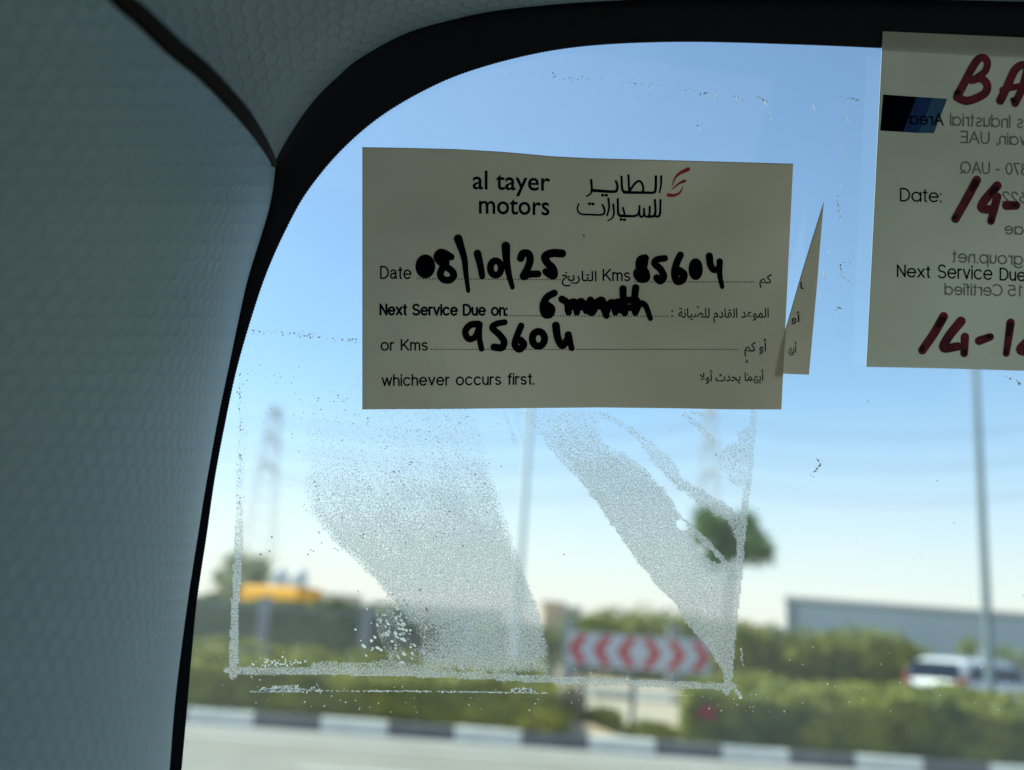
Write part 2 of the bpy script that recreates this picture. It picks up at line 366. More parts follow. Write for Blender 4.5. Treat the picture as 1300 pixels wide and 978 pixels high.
# cabin shell behind the lens (roof, doors with windows, dashboard, rear)
A = PL(-.20, .118, .002); B = PL(1.15, .118, .002)
zr = A.z + .035
mb = MB()
def quad(mb, a, b, c, d, th=(0, 0, .004)): mb.prism([a, b, c, d], th)
quad(mb, (-.5, -1.9, zr + .05), (1.3, -1.9, zr + .05), (1.3, B.y, B.z + .006), (A.x - .3, A.y, A.z + .006))
mb.make('roof_lining', M_cloth, car)
def wall_with_window(mb, x, th, y0, y1, z0, z1, wy0, wy1, wz0, wz1):
    mb.box(x, x + th, y0, y1, z0, wz0); mb.box(x, x + th, y0, y1, wz1, z1)
    mb.box(x, x + th, y0, wy0, wz0, wz1); mb.box(x, x + th, wy1, y1, wz0, wz1)
mb = MB(); wall_with_window(mb, -.50, .03, -1.9, .15, .5, zr + .06, -1.15, .0, 1.12, 1.66); mb.make('left_door', M_cloth, car)
mb = MB(); wall_with_window(mb, 1.3, .03, -1.9, .45, .5, zr + .06, -1.0, .05, 1.15, 1.62); mb.make('right_door', M_cloth, car)
mb = MB(); mb.box(-.5, 1.33, -1.93, -1.9, .5, 1.2); mb.box(-.5, 1.33, -1.93, -1.9, 1.6, zr + .06); mb.make('rear_panel', M_cloth, car)
mb = MB(); mb.box(-.5, 1.33, -1.93, .9, .46, .5); mb.make('car_floor', M_dark, car)
mb = MB(); dl = PL(-.3, -.42, 0); dr = PL(1.15, -.42, 0)
mb.prism([(-.5, -.12, .5), (-.5, -.12, 1.02), (-.5, .0, 1.10), (-.5, .45, 1.16), (-.5, .45, .5)], (1.83, 0, 0)); mb.make('dashboard', M_dark, car)
for x0, x1 in ((-.40, .2), (.55, 1.15)):
    mb = MB(); mb.box(x0, x1, -.85, -.3, .62, .78); mb.prism([(x0, -.88, .7), (x0, -.72, .7), (x0, -.86, 1.35), (x0, -.96, 1.33)], (x1 - x0, 0, 0)); mb.make('seat', M_cloth, car)

# ------------------------------------------------------------------ sheets and print on the glass
def ripple(px, py):
    return .0003 * math.sin(px * .021 + py * .006) * math.sin(py * .017 + 1.3) + .00015 * math.sin(px * .05 - py * .031)
def lift(rip, px, py): return .0016 * (max(0, 476 - py) / 220) ** 2 if rip == 'tip' else rip * ripple(px, py)
def coons(top, bot, nx, ny):
    tx = np.array(top, float); bx = np.array(bot, float); out = []
    def along(P, n):
        acc = [0]
        for a, b in zip(P[:-1], P[1:]): acc.append(acc[-1] + np.linalg.norm(b - a))
        t = np.linspace(0, acc[-1], n); return np.stack([np.interp(t, acc, P[:, 0]), np.interp(t, acc, P[:, 1])], 1)
    a = along(tx, nx); b = along(bx, nx)
    return [a[i] + (b[i] - a[i]) * j / (ny - 1) for j in range(ny) for i in range(nx)]
def sheet(name, top, bot, nx, ny, w, m, label, cat, rip=1, bow=0):
    P = coons(top, bot, nx, ny); c = G(sum(p[0] for p in P) / len(P), sum(p[1] for p in P) / len(P), w)
    vs = []
    for k, p in enumerate(P):
        j = k // nx; q = [p[0], p[1]]
        vs.append(G(q[0], q[1], w + rip * ripple(q[0], q[1])))
    fs = grid_faces(ny, nx)
    rim = [i for i in range(nx)] + [j * nx + nx - 1 for j in range(1, ny)] + [(ny - 1) * nx + i for i in range(nx - 2, -1, -1)] + [j * nx for j in range(ny - 2, 0, -1)]
    n0 = len(vs)
    for i in rim: vs.append(vs[i] - NG * .00022)
    fs += [(rim[i], rim[(i + 1) % len(rim)], n0 + (i + 1) % len(rim), n0 + i) for i in range(len(rim))]
    return tag(mk(name, vs, fs, m, None, False, loc=c), label, cat)
W1, W2, W3 = .00100, .00055, .00085
st1 = sheet('service_sticker', [(460, 187), (520, 188), (580, 189.5), (640, 193), (700, 198.5), (750, 201), (830, 203), (920, 205.5), (1007, 208)],
            [(460, 520), (560, 519.5), (660, 518.5), (760, 517.5), (850, 518.5), (930, 520), (992, 520)], 60, 36, W1, M_paper,
            'wide cream service reminder sticker with two logos and black handwritten dates on the windscreen', 'sticker')
P2 = [(1046, 255), (1041.5, 308), (1037, 365), (1032.5, 415), (1027, 476), (980, 474), (1000, 408), (1016, 352), (1030, 306)]
st2 = mk('old_sticker', [G(x, y, W2 + lift('tip', x, y)) for x, y in P2] + [G(x, y, W2 + lift('tip', x, y) - .0002) for x, y in P2], [(0, 1, 8), (1, 2, 7, 8), (2, 3, 6, 7), (3, 4, 5, 6)] + [(i, (i + 1) % 9, 9 + (i + 1) % 9, 9 + i) for i in range(9)], M_paper, None, False, loc=G(1020, 420, W2))
tag(st2, 'narrow pointed corner of an older sticker sticking out behind the wide cream sticker', 'sticker')
st3 = sheet('oil_change_sticker', [(1121, 40), (1200, 43.5), (1300, 48), (1420, 54), (1560, 62)], [(1100, 466), (1200, 468), (1300, 471), (1420, 474), (1540, 478)], 40, 36, W3, M_paper2,
            'pale green grey sticker with red marker writing and mirrored print, cut by the photo edge', 'sticker', rip=.3)

def text2d(s, font=None, off=0.0, spacing=1.0):
    c = bpy.data.curves.new('text', 'FONT'); c.body = s; c.offset = off; c.space_character = spacing; c.resolution_u = 4
    if font: c.font = font
    o = bpy.data.objects.new('text', c); col.objects.link(o)
    dg = bpy.context.evaluated_depsgraph_get(); e = o.evaluated_get(dg); me = e.to_mesh()
    v = np.array([(p.co.x, p.co.y) for p in me.vertices]); f = [tuple(p.vertices) for p in me.polygons]
    e.to_mesh_clear(); bpy.data.objects.remove(o); bpy.data.curves.remove(c)
    return v, f
def put_text(parent, s, x0, x1, yb0, yb1, H, m, w, font=None, off=0.0, rip=1, name='printed_text', ymax=None, spacing=1.0, skew=0):
    v, f = text2d(s, font, off, spacing)
    a, b = v[:, 0].min(), v[:, 0].max(); top = ymax if ymax else v[:, 1].max()
    out = []
    for x, y in v:
        t = (x - a) / (b - a); px = x0 + (x1 - x0) * t + skew * y / top; py = yb0 + (yb1 - yb0) * t - y / top * H
        out.append(G(px, py, w + lift(rip, px, py)))
    return mk(name, out, f, m, parent)
FORMS = {'ا': (0xFE8D, 0xFE8E), 'أ': (0xFE83, 0xFE84), 'ل': (0xFEDD, 0xFEDE, 0xFEDF, 0xFEE0), 'ت': (0xFE95, 0xFE96, 0xFE97, 0xFE98), 'ر': (0xFEAD, 0xFEAE), 'ي': (0xFEF1, 0xFEF2, 0xFEF3, 0xFEF4),
         'خ': (0xFEA5, 0xFEA6, 0xFEA7, 0xFEA8), 'ك': (0xFED9, 0xFEDA, 0xFEDB, 0xFEDC), 'م': (0xFEE1, 0xFEE2, 0xFEE3, 0xFEE4), 'و': (0xFEED, 0xFEEE), 'ع': (0xFEC9, 0xFECA, 0xFECB, 0xFECC),
         'د': (0xFEA9, 0xFEAA), 'ق': (0xFED5, 0xFED6, 0xFED7, 0xFED8), 'ص': (0xFEB9, 0xFEBA, 0xFEBB, 0xFEBC), 'ن': (0xFEE5, 0xFEE6, 0xFEE7, 0xFEE8), 'ة': (0xFE93, 0xFE94),
         'ه': (0xFEE9, 0xFEEA, 0xFEEB, 0xFEEC), 'ح': (0xFEA1, 0xFEA2, 0xFEA3, 0xFEA4), 'ث': (0xFE99, 0xFE9A, 0xFE9B, 0xFE9C), '\uFEFB': (0xFEFB, 0xFEFC)}
def arabic(s):
    s = s.replace('لا', '\uFEFB'); out = []
    for i, ch in enumerate(s):
        if ch not in FORMS: out.append(ch); continue
        f = FORMS[ch]; pj = i > 0 and s[i - 1] in FORMS and len(FORMS[s[i - 1]]) == 4
        nj = len(f) == 4 and i + 1 < len(s) and s[i + 1] in FORMS
        out.append(chr(f[(1 if pj else 0) + (2 if nj else 0)]))
    return ''.join(reversed(out))
def strokes(parent, name, lst, m, w, rip=1, seg=8, dz=.00001):
    """marker strokes with round ends; each is a ribbon that climbs a hair along its length"""
    mb = MB()
    if seg == 1:      # straight pen letters: break the path at sharp corners
        br = []
        for pts, w0, w1 in lst:
            cur = [pts[0]]
            for i in range(1, len(pts)):
                cur.append(pts[i])
                if i + 1 < len(pts):
                    a = np.array(pts[i]) - np.array(pts[i - 1]); b = np.array(pts[i + 1]) - np.array(pts[i])
                    if a.dot(b) < .75 * np.linalg.norm(a) * np.linalg.norm(b): br.append((cur, w0, w1)); cur = [pts[i]]
            br.append((cur, w0, w1))
        lst = br
    for si, (pts, w0, w1) in enumerate(lst):
        P = smooth_path(pts, seg); n = len(P); L = []; Rr = []
        ws = [w0 + (w1 - w0) * i / (n - 1) for i in range(n)]
        base = w + si * dz
        def g(p, i): return G(p[0], p[1], base + rip * ripple(p[0], p[1]) + dz * 3 * i / n)
        i0 = len(mb.v)
        for i in range(n):
            a = P[max(i - 1, 0)]; b = P[min(i + 1, n - 1)]; t = b - a; t = t / (np.linalg.norm(t) + 1e-9); nn = np.array((-t[1], t[0]))
            mb.v.append(tuple(g(P[i] + nn * ws[i] / 2, i))); mb.v.append(tuple(g(P[i] - nn * ws[i] / 2, i)))
        for i in range(n - 1): mb.f.append((i0 + 2 * i, i0 + 2 * i + 1, i0 + 2 * i + 3, i0 + 2 * i + 2))
        for i, sgn in ((0, -1), (n - 1, 1)):
            a = P[max(i - 1, 0)]; b = P[min(i + 1, n - 1)]; t = b - a; t = t / (np.linalg.norm(t) + 1e-9); nn = np.array((-t[1], t[0]))
            k0 = len(mb.v); rr = ws[i] / 2
            for k in range(9):
                q = math.pi * k / 8; mb.v.append(tuple(g(P[i] + nn * rr * math.cos(q) + t * sgn * rr * math.sin(q), i)))
            mb.f.append(tuple(range(k0, k0 + 9)))
    return mb.make(name, m, parent)
def zr_(o, s, pts): return [(o[0] + x / s, o[1] + y / s) for x, y in pts]
def ring(cx, cy, rx, ry, a0=-2.0): return [(cx + rx * math.cos(a0 + q), cy + ry * math.sin(a0 + q)) for q in np.linspace(0, 6.5, 12)]
def arc(cx, cy, rx, ry, a0, a1, n=10): return [(cx + rx * math.cos(R(a0 + (a1 - a0) * i / n)), cy + ry * math.sin(R(a0 + (a1 - a0) * i / n))) for i in range(n + 1)]
def glyph(ch, geo):
    """single-line letters: x height .52, capitals .72; returns pen paths and the advance"""
    x, H = .52, .72; q = .24 if not geo else .26; r_ = x / 2
    bowl = lambda cx: arc(cx, r_, q, r_, 0, 360, 20)
    T = {
     'a': ([bowl(q), [(2 * q, x), (2 * q, 0)]], 2 * q) if geo else ([arc(.2, .36, .17, .16, 160, 0, 8) + [(.37, .08), (.41, 0)], [(.37, .33), (.2, .30)] + arc(.17, .15, .16, .15, 80, 300, 8) + [(.37, .14)]], .42),
     'e': ([[(0.01, r_ + .01), (2 * q - .01, r_ + .01)] + arc(q, r_, q, r_, 5, 318, 16)], 2 * q), 'o': ([bowl(q)], 2 * q), 'c': ([arc(q, r_, q, r_, 45, 315, 14)], 2 * q - .04),
     'd': ([bowl(q), [(2 * q, H), (2 * q, 0)]], 2 * q), 'b': ([bowl(q), [(0, H), (0, 0)]], 2 * q), 'p': ([bowl(q), [(0, x), (0, -.2)]], 2 * q), 'g': ([bowl(q), [(2 * q, x), (2 * q, -.05)] + arc(q, -.04, q, .17, 0, -150, 8)], 2 * q),
     't': ([[(.1, .68), (.1, .08)] + arc(.18, .08, .08, .08, 180, 270, 4), [(0, x), (.2, x)]], .2), 'f': ([[(.09, 0), (.09, .6)] + arc(.19, .6, .10, .12, 180, 80, 5), [(0, x), (.2, x)]], .2),
     'l': ([[(0, 0), (0, H)]], 0), 'i': ([[(0, 0), (0, x)], [(0, .66), (0, .72)]], 0), 'r': ([[(0, 0), (0, x)], [(0, .28)] + arc(.16, .34, .16, .17, 170, 75, 6)], .2),
     'n': ([[(0, 0), (0, x)], [(0, .26)] + arc(.18, .32, .18, .19, 170, 0, 8) + [(.36, 0)]], .36), 'u': ([[(0, x), (0, .2)] + arc(.18, .2, .18, .19, 180, 360, 8), [(.36, x), (.36, 0)]], .36),
     'h': ([[(0, 0), (0, H)], [(0, .26)] + arc(.18, .32, .18, .19, 170, 0, 8) + [(.36, 0)]], .36), 'm': ([[(0, 0), (0, x)], [(0, .28)] + arc(.15, .36, .15, .15, 170, 0, 8) + [(.30, 0)], [(.30, .28)] + arc(.45, .36, .15, .15, 170, 0, 8) + [(.60, 0)]], .60),
     's': ([arc(.18, .385, .16, .125, 40, 270, 8) + arc(.18, .13, .17, .125, 90, -145, 8)], .36), 'v': ([[(0, x), (.2, 0), (.4, x)]], .4), 'x': ([[(0, x), (.38, 0)], [(.38, x), (0, 0)]], .38), 'w': ([[(0, x), (.16, 0), (.32, x), (.48, 0), (.64, x)]], .64),
     '.': ([[(0, 0), (0, .03)]], .02), ',': ([[(.02, .03), (.02, -.02), (-.02, -.10)]], .04), ':': ([[(0, 0), (0, .03)], [(0, .44), (0, .47)]], .02), '-': ([[(0, .27), (.24, .27)]], .24), ' ': ([], .20),
     'D': ([[(0, H), (.2, H)] + arc(.2, H / 2, .32, H / 2, 80, -80, 12) + [(.2, 0), (0, 0), (0, H)]], .52), 'K': ([[(0, 0), (0, H)], [(.46, H), (.02, .26)], [(.16, .40), (.48, 0)]], .48), 'N': ([[(0, 0), (0, H), (.48, 0), (.48, H)]], .48),
     'S': ([arc(.26, .535, .22, .185, 30, 270, 10) + arc(.26, .175, .24, .175, 90, -155, 10)], .5), 'I': ([[(0, 0), (0, H)]], 0), 'A': ([[(0, 0), (.3, H), (.6, 0)], [(.1, .25), (.5, .25)]], .6), 'U': ([[(0, H), (0, .24)] + arc(.25, .25, .25, .25, 180, 360, 10) + [(.5, H)]], .5),
     'E': ([[(.42, H), (0, H), (0, 0), (.42, 0)], [(0, .38), (.38, .38)]], .42), 'Q': ([arc(.36, H / 2, .36, H / 2, 0, 360, 22), [(.42, .18), (.72, -.04)]], .72), 'C': ([arc(.36, H / 2, .36, H / 2, 45, 315, 16)], .62),
     '0': ([arc(.22, H / 2, .22, H / 2, 0, 360, 18)], .44), '8': ([arc(.21, .54, .17, .17, 0, 360, 14), arc(.21, .19, .21, .19, 0, 360, 14)], .42), '7': ([[(0, H), (.4, H), (.12, 0)]], .4), '1': ([[(.02, .6), (.14, H), (.14, 0)]], .2),
     '6': ([arc(.21, .21, .21, .21, 0, 360, 14), [(.02, .3), (.28, H)]], .42), '2': ([arc(.2, .52, .19, .19, 170, -30, 8) + [(0, 0), (.42, 0)]], .42), '5': ([[(.38, H), (.08, H), (.04, .40)] + arc(.2, .23, .2, .22, 110, -150, 10)], .42)}
    return T[ch]
def pen_text(parent, s, x0, x1, yb0, yb1, H, m, w, wt=2.1, geo=False, rip=1, name='printed_text'):
    """H: height of a capital in photo pixels; stretched to run from x0 to x1"""
    lst = []; cur = 0
    for ch in s:
        P, adv = glyph(ch, geo)
        for p in P: lst.append([(cur + a, b) for a, b in p])
        cur += adv + (.17 if not geo else .16)
    cur -= .17; out = []
    for p in lst:
        q = []
        for a, b in p:
            t = a / cur; q.append((x0 + (x1 - x0) * t, yb0 + (yb1 - yb0) * t - b / .72 * H))
        out.append((q, wt, wt))
    return strokes(parent, name, out, m, w, rip, seg=1, dz=.000002)
WP = W1 + .00006; WH = W1 + .0001
put_text(st1, 'al tayer', 600, 698.5, 240, 242.3, 23.5, M_ink, WP, None, .012)
put_text(st1, 'motors', 608, 697.5, 271, 273.3, 19.5, M_ink, WP, None, .012)
o1, k1 = (725, 205), 8.125
ar = [([(930, 155), (927, 250), (912, 322)], 20, 14), ([(875, 155), (872, 285), (850, 322), (760, 323), (620, 322), (545, 318)], 22, 26), ([(738, 320), (745, 270), (722, 215), (690, 205), (650, 240), (600, 312)], 20, 20),
      ([(592, 145), (600, 315)], 20, 20), ([(520, 158), (528, 285), (552, 318)], 20, 24), ([(462, 205), (478, 250), (470, 300), (440, 313), (330, 308), (220, 300)], 20, 28),
      ([(208, 195), (213, 290), (200, 335), (160, 360)], 22, 14), ([(322, 350), (330, 350)], 24, 24), ([(360, 350), (368, 350)], 24, 24),
      ([(922, 400), (918, 530), (900, 568), (868, 566)], 20, 22), ([(865, 400), (870, 520), (850, 565), (795, 570)], 20, 24), ([(812, 470), (808, 545), (788, 570), (762, 560), (752, 490)], 20, 16),
      ([(752, 490), (752, 545), (732, 572), (708, 555), (705, 460)], 20, 18), ([(708, 470), (695, 535), (665, 562), (590, 565), (505, 562)], 16, 26), ([(536, 480), (550, 540), (545, 562)], 18, 20), ([(482, 390), (486, 530), (508, 562)], 20, 22),
      ([(512, 600), (519, 600)], 24, 24), ([(547, 603), (554, 603)], 24, 24), ([(435, 445), (442, 530), (425, 585), (380, 612)], 20, 12), ([(385, 385), (392, 480), (372, 558)], 20, 16),
      ([(325, 450), (345, 500), (338, 540), (300, 553), (200, 550), (110, 545), (75, 520), (65, 480), (80, 440)], 18, 14), ([(186, 438), (194, 438)], 24, 24), ([(222, 440), (230, 440)], 24, 24)]
strokes(st1, 'arabic_company_name', [(zr_(o1, k1, p), a / k1 * 1.18, b / k1 * 1.18) for p, a, b in ar], M_ink, WP)
lg = [([(1206, 82), (1120, 125), (1075, 170), (1040, 255)], 42, 8), ([(1170, 203), (1110, 232), (1045, 288)], 34, 8), ([(1152, 268), (1120, 325), (1060, 352), (1006, 348)], 10, 38)]
def leafstroke(lst): return lst
strokes(st1, 'red_logo', [(zr_(o1, k1, p), a / k1, b / k1) for p, a, b in lg], M_red, WP)
HT = 14.6
pen_text(st1, 'Date', 483.5, 521.5, 353.3, 353.8, HT, M_ink, WP)
put_text(st1, arabic('التاريخ'), 713, 757.5, 356.6, 357.2, 13, M_ink, WP, None, .014)
pen_text(st1, 'Kms', 766, 799.5, 356, 356.5, 13.6, M_ink, WP)
put_text(st1, arabic('كم'), 964, 980, 359.5, 359.8, 11.5, M_ink, WP, None, .014)
pen_text(st1, 'Next Service Due on:', 483, 643.5, 399.5, 400.3, 12.8, M_ink, WP, 2.75)
put_text(st1, arabic('الموعد القادم للصيانة') , 861, 976, 403.4, 403.6, 12.4, M_ink, WP, None, .012)
pen_text(st1, '::', 853.3, 853.4, 401.6, 401.6, 10, M_ink, WP)
pen_text(st1, 'or Kms', 484, 542.5, 444.6, 444.6, 13, M_ink, WP)
put_text(st1, arabic('أو كم'), 945, 974, 446.3, 446.0, 16, M_ink, WP, None, .014)
pen_text(st1, 'whichever occurs first.', 485.5, 678, 489.6, 487.8, 13.2, M_ink, WP)
put_text(st1, arabic('أيهما يحدث أولا'), 888, 970.5, 484.4, 483.6, 14.5, M_ink, WP, None, .014)
WQ = W2 + .00009
put_text(st2, arabic('أو'), 1004.5, 1017, 408.6, 408.9, 13.5, M_ink, WQ, None, .016, rip='tip')
put_text(st2, '\uFEEC\uFEF3\u0623', 1000.5, 1012, 448.0, 448.3, 14.5, M_ink, WQ, None, .016, rip='tip')
put_text(st2, '\uFE8E', 1016, 1020.5, 367, 367, 9, M_ink, WQ, None, .016, rip='tip')
def dots(x0, x1, y0, y1, step=3.75, s=.8):
    mb = MB(); n = int((x1 - x0) / step)
    for i in range(n + 1):
        t = i / n; x = x0 + (x1 - x0) * t; y = y0 + (y1 - y0) * t
        mb.add([G(x + a * s * 1.2, y + b * s * .8, WP + ripple(x, y)) for a, b in ((-1, -1), (1, -1), (1, 1), (-1, 1))], [(0, 1, 2, 3)])
    mb.make('dotted_line', M_ink, st1)
dots(530, 711, 354, 355.3); dots(806, 957, 358, 358.3); dots(648, 847, 401, 401.8); dots(548, 936, 443.8, 443.8)
# black marker writing
z3, s3 = (475, 290), 5.0; z4, s4 = (700, 305), 4.3333; z5, s5 = (475, 370), 3.611
hw = [(z3, s3, ring(325, 242, 33, 46), 56, 56), (z3, s3, [(325, 215), (325, 270)], 50, 50),
      (z3, s3, [(488, 182), (455, 162), (420, 152), (398, 180), (415, 210), (450, 240), (490, 268), (505, 300), (480, 328), (440, 325), (420, 295), (430, 260), (455, 220), (450, 180)], 42, 42), (z3, s3, [(425, 175), (428, 195)], 40, 40),
      (z3, s3, [(533, 66), (548, 112), (572, 190), (583, 290), (597, 398)], 52, 24), (z3, s3, [(656, 160), (673, 230), (686, 306)], 46, 36),
      (z3, s3, ring(772, 252, 34, 46), 38, 42), (z3, s3, [(836, 112), (840, 200), (855, 290), (878, 375)], 52, 28),
      (z3, s3, [(930, 190), (945, 160), (980, 163), (990, 205), (970, 262), (946, 308), (985, 292), (1040, 290)], 46, 42),
      (z3, s3, [(1192, 160), (1130, 158), (1085, 180), (1100, 220), (1135, 255), (1142, 300), (1115, 295), (1090, 275)], 50, 42),
      (z4, s4, [(515, 100), (490, 110), (486, 145), (515, 175), (520, 208), (490, 212), (472, 182), (505, 145), (512, 110)], 42, 42),
      (z4, s4, [(498, 195), (505, 205)], 44, 44), (z4, s4, [(624, 100), (580, 108), (568, 130), (600, 160), (618, 200), (600, 225), (580, 208)], 34, 38),
      (z4, s4, [(710, 82), (690, 125), (678, 180), (690, 225), (718, 220), (728, 190), (705, 170)], 36, 42), (z4, s4, ring(794, 160, 17, 38), 40, 42),
      (z4, s4, [(869, 88), (875, 135), (895, 165), (925, 150)], 38, 30), (z4, s4, [(926, 118), (926, 190), (940, 258)], 34, 22),
      (z5, s5, [(826, 8), (792, 28), (774, 66), (782, 105), (806, 106), (814, 80), (792, 62)], 30, 32), (z5, s5, [(795, 80), (797, 88)], 22, 22)]
mo = [[(58, 325), (85, 345), (95, 398)], [(92, 385), (108, 345), (132, 345), (140, 398)], [(140, 385), (158, 338), (178, 352), (192, 390)], [(215, 330), (200, 368), (222, 400), (242, 360), (218, 332)],
      [(240, 350), (278, 330), (288, 378), (303, 416)], [(300, 400), (322, 348), (345, 350), (352, 398)], [(350, 385), (350, 350), (375, 342), (385, 388), (405, 380)], [(394, 268), (396, 330), (405, 402)],
      [(400, 332), (470, 330)], [(464, 262), (456, 340), (462, 400)], [(462, 392), (488, 350), (518, 362), (545, 432)], [(110, 365), (180, 370)], [(205, 362), (300, 365)], [(355, 372), (460, 372)]]
hw += [(z4, s4, p, 38, 34 if i != 10 else 26) for i, p in enumerate(mo)]
hw += [(z5, s5, [(478, 150), (440, 155), (418, 185), (432, 218), (462, 210), (482, 165), (483, 150), (482, 210), (492, 264)], 30, 24), (z5, s5, [(598, 142), (560, 150), (542, 168), (575, 200), (595, 230), (585, 258), (550, 256)], 26, 32),
       (z5, s5, [(674, 158), (655, 205), (645, 245), (665, 266), (686, 245), (672, 225)], 28, 32), (z5, s5, ring(753, 218, 28, 34), 30, 31), (z5, s5, [(833, 157), (842, 215), (862, 250), (882, 225), (890, 205)], 34, 26), (z5, s5, [(890, 200), (898, 235), (906, 262)], 32, 24)]
strokes(st1, 'handwriting', [(zr_(o_, k_, p), a / k_ * 1.08, b / k_ * 1.08) for o_, k_, p, a, b in hw], M_ink_black, WH)
sp1 = MB()
for x, y, s in ((741, 299, 1.6), (886, 390, 1.8), (948, 459, 2.2), (738, 457, 1.0), (949, 476, 1.4)):
    sp1.add([G(x + s * math.cos(q) * (1 + .3 * math.sin(3 * q)), y + s * math.sin(q), WP + ripple(x, y)) for q in np.linspace(0, 6.28, 8)[:-1]], [tuple(range(7))])
tag(sp1.make('dirt_mark', M_show, st1), kind='stuff')

# right sticker print
W3P = W3 + .00005
def poly3(name, pts, m, w=W3P): return mk(name, [G(x, y, w + .3 * ripple(x, y)) for x, y in zr_((1080, 20), 4.073, pts)], [tuple(range(len(pts)))], m, st3)
poly3('black_block', [(168, 408), (340, 420), (272, 602), (152, 595)], M_pk); poly3('blue_block', [(340, 420), (425, 425), (350, 607), (272, 602)], M_pb); poly3('light_blue_block', [(425, 425), (500, 430), (430, 608), (350, 607)], M_pt)
W3S = W3 + .00008
def t3(s, x0, x1, y0, y1, H, m=M_show, name='mirrored_print'): pen_text(st3, s, x0 - 1, x1 + 1, y0, y1, H * .95, m, W3S, 2.0, True, .3, name)
t3('s Industrial', 1299.5, 1206, 162.3, 159.2, 15.5); t3('Area', 1198, 1155, 158.8, 157.4, 14.5, M_ink)
t3('wain, UAE', 1309, 1219, 184.6, 181, 14.8); t3('870 - UAQ', 1305, 1219, 222.2, 219.5, 14.6); t3('622', 1304, 1272, 257.5, 256.3, 13.5)
t3('.ae', 1303, 1275, 298, 297, 14); t3('group.net', 1299, 1209, 336, 332.5, 15); t3('15', 1299, 1279, 376, 375.6, 13.5); t3('Certified', 1273, 1199, 375.6, 374, 14.5)
W3T = W3 + .00011
def t3d(s, x0, x1, y0, y1, H): pen_text(st3, s, x0 + 1, x1 - 1, y0 - .6, y1 - .6, H * .93, M_pk, W3T, 2.1, True, .3)
t3d('Date:', 1142.5, 1195.5, 255.6, 257, 16.5); t3d('Next', 1138.5, 1181, 351.7, 353, 15.5); t3d('Service', 1190, 1260, 353.2, 355.6, 17.2); t3d('Due on', 1269, 1331, 356, 358.5, 15.6)
W3H = W3 + .00015
b7, q7 = (1150, 50), 6.52
rs = [(b7, q7, [(430, 462), (480, 370), (545, 245), (600, 165), (650, 155), (675, 200), (655, 265), (590, 315), (545, 340)], 66, 50), (b7, q7, [(545, 340), (620, 325), (672, 375), (660, 440), (590, 485), (500, 510), (425, 480)], 60, 66),
      (b7, q7, [(782, 508), (840, 390), (900, 260), (960, 215), (1010, 230)], 66, 60), (b7, q7, [(800, 420), (880, 400), (985, 385)], 50, 50), (b7, q7, [(1010, 230), (965, 400), (905, 530)], 60, 60)]
px1 = ((0, 0), 1.0)
rs += [px1 + ([(1240, 229), (1226, 255), (1213, 278)], 10.5, 10), px1 + ([(1266, 236), (1249, 256), (1247, 265), (1262, 266)], 10.5, 10), px1 + ([(1266, 250), (1262, 266), (1258, 281)], 10, 9), px1 + ([(1278, 261), (1290, 261)], 11, 10),
       px1 + ([(1198, 402), (1186, 423), (1171, 445)], 10.5, 10), px1 + ([(1220, 408), (1204, 428), (1198, 442), (1216, 440)], 11, 10), px1 + ([(1225, 428), (1224, 449)], 10, 9), px1 + ([(1243, 433), (1257, 428)], 10, 9),
       px1 + ([(1283, 410), (1280, 432), (1277.5, 449)], 10, 8), px1 + ([(1306, 412), (1312, 425), (1295, 444), (1312, 448)], 10, 10)]
for i0, i1 in ((0, 2), (2, 5), (5, 8), (8, 9), (9, 10), (10, 12), (12, 13), (13, 14), (14, 15)): strokes(st3, 'red_handwriting', [(zr_(o_, k_, p), a / k_ * 1.1, b / k_ * 1.1) for o_, k_, p, a, b in rs[i0:i1]], M_redm, W3H, rip=.3)
ds = [([(1212, 277), (1214, 274)], 5, 4), ([(1259, 280), (1259, 278)], 6, 5), ([(1288, 261), (1290, 260.5)], 6, 5), ([(1170, 444), (1172, 441)], 6, 5), ([(1225, 447), (1225, 449)], 6, 5), ([(1255, 427), (1258, 427)], 6, 5), ([(1277, 446), (1277, 449)], 6, 5),
      ([(1215, 118), (1217, 117)], 7, 6), ([(1286, 127), (1288, 128)], 7, 6), ([(1197, 406), (1191, 414)], 8, 5), ([(1239, 232), (1234, 241)], 8, 5), ([(1264, 240), (1258, 247)], 8, 5), ([(1283, 413), (1281, 425)], 7, 5)]
tag(strokes(st3, 'ink_pool', ds, M_redd, W3H + .0002, rip=.3), kind='stuff')

# ------------------------------------------------------------------ glue residue of a removed sticker
def seg_d(px, py, a, b):
    ax, ay = a; bx, by = b; dx, dy = bx - ax, by - ay; t = np.clip(((px - ax) * dx + (py - ay) * dy) / (dx * dx + dy * dy), 0, 1)
    return np.hypot(px - ax - t * dx, py - ay - t * dy)
def inside(px, py, poly):
    r = np.zeros(px.shape, bool); n = len(poly)
    for i in range(n):
        x1, y1 = poly[i]; x2, y2 = poly[(i + 1) % n]
        c = ((y1 > py) != (y2 > py)) & (px < (x2 - x1) * (py - y1) / (y2 - y1 + 1e-9) + x1); r ^= c
    return r
def sdist(px, py, poly):
    d = np.full(px.shape, 1e9)
    for i in range(len(poly)): d = np.minimum(d, seg_d(px, py, poly[i], poly[(i + 1) % len(poly)]))
    return np.where(inside(px, py, poly), d, -d)
STEP = 2.0
gx = np.arange(284, 972, STEP); gy = np.arange(412, 890, STEP); X, Y = np.meshgrid(gx, gy)
rg = np.random.default_rng(3)
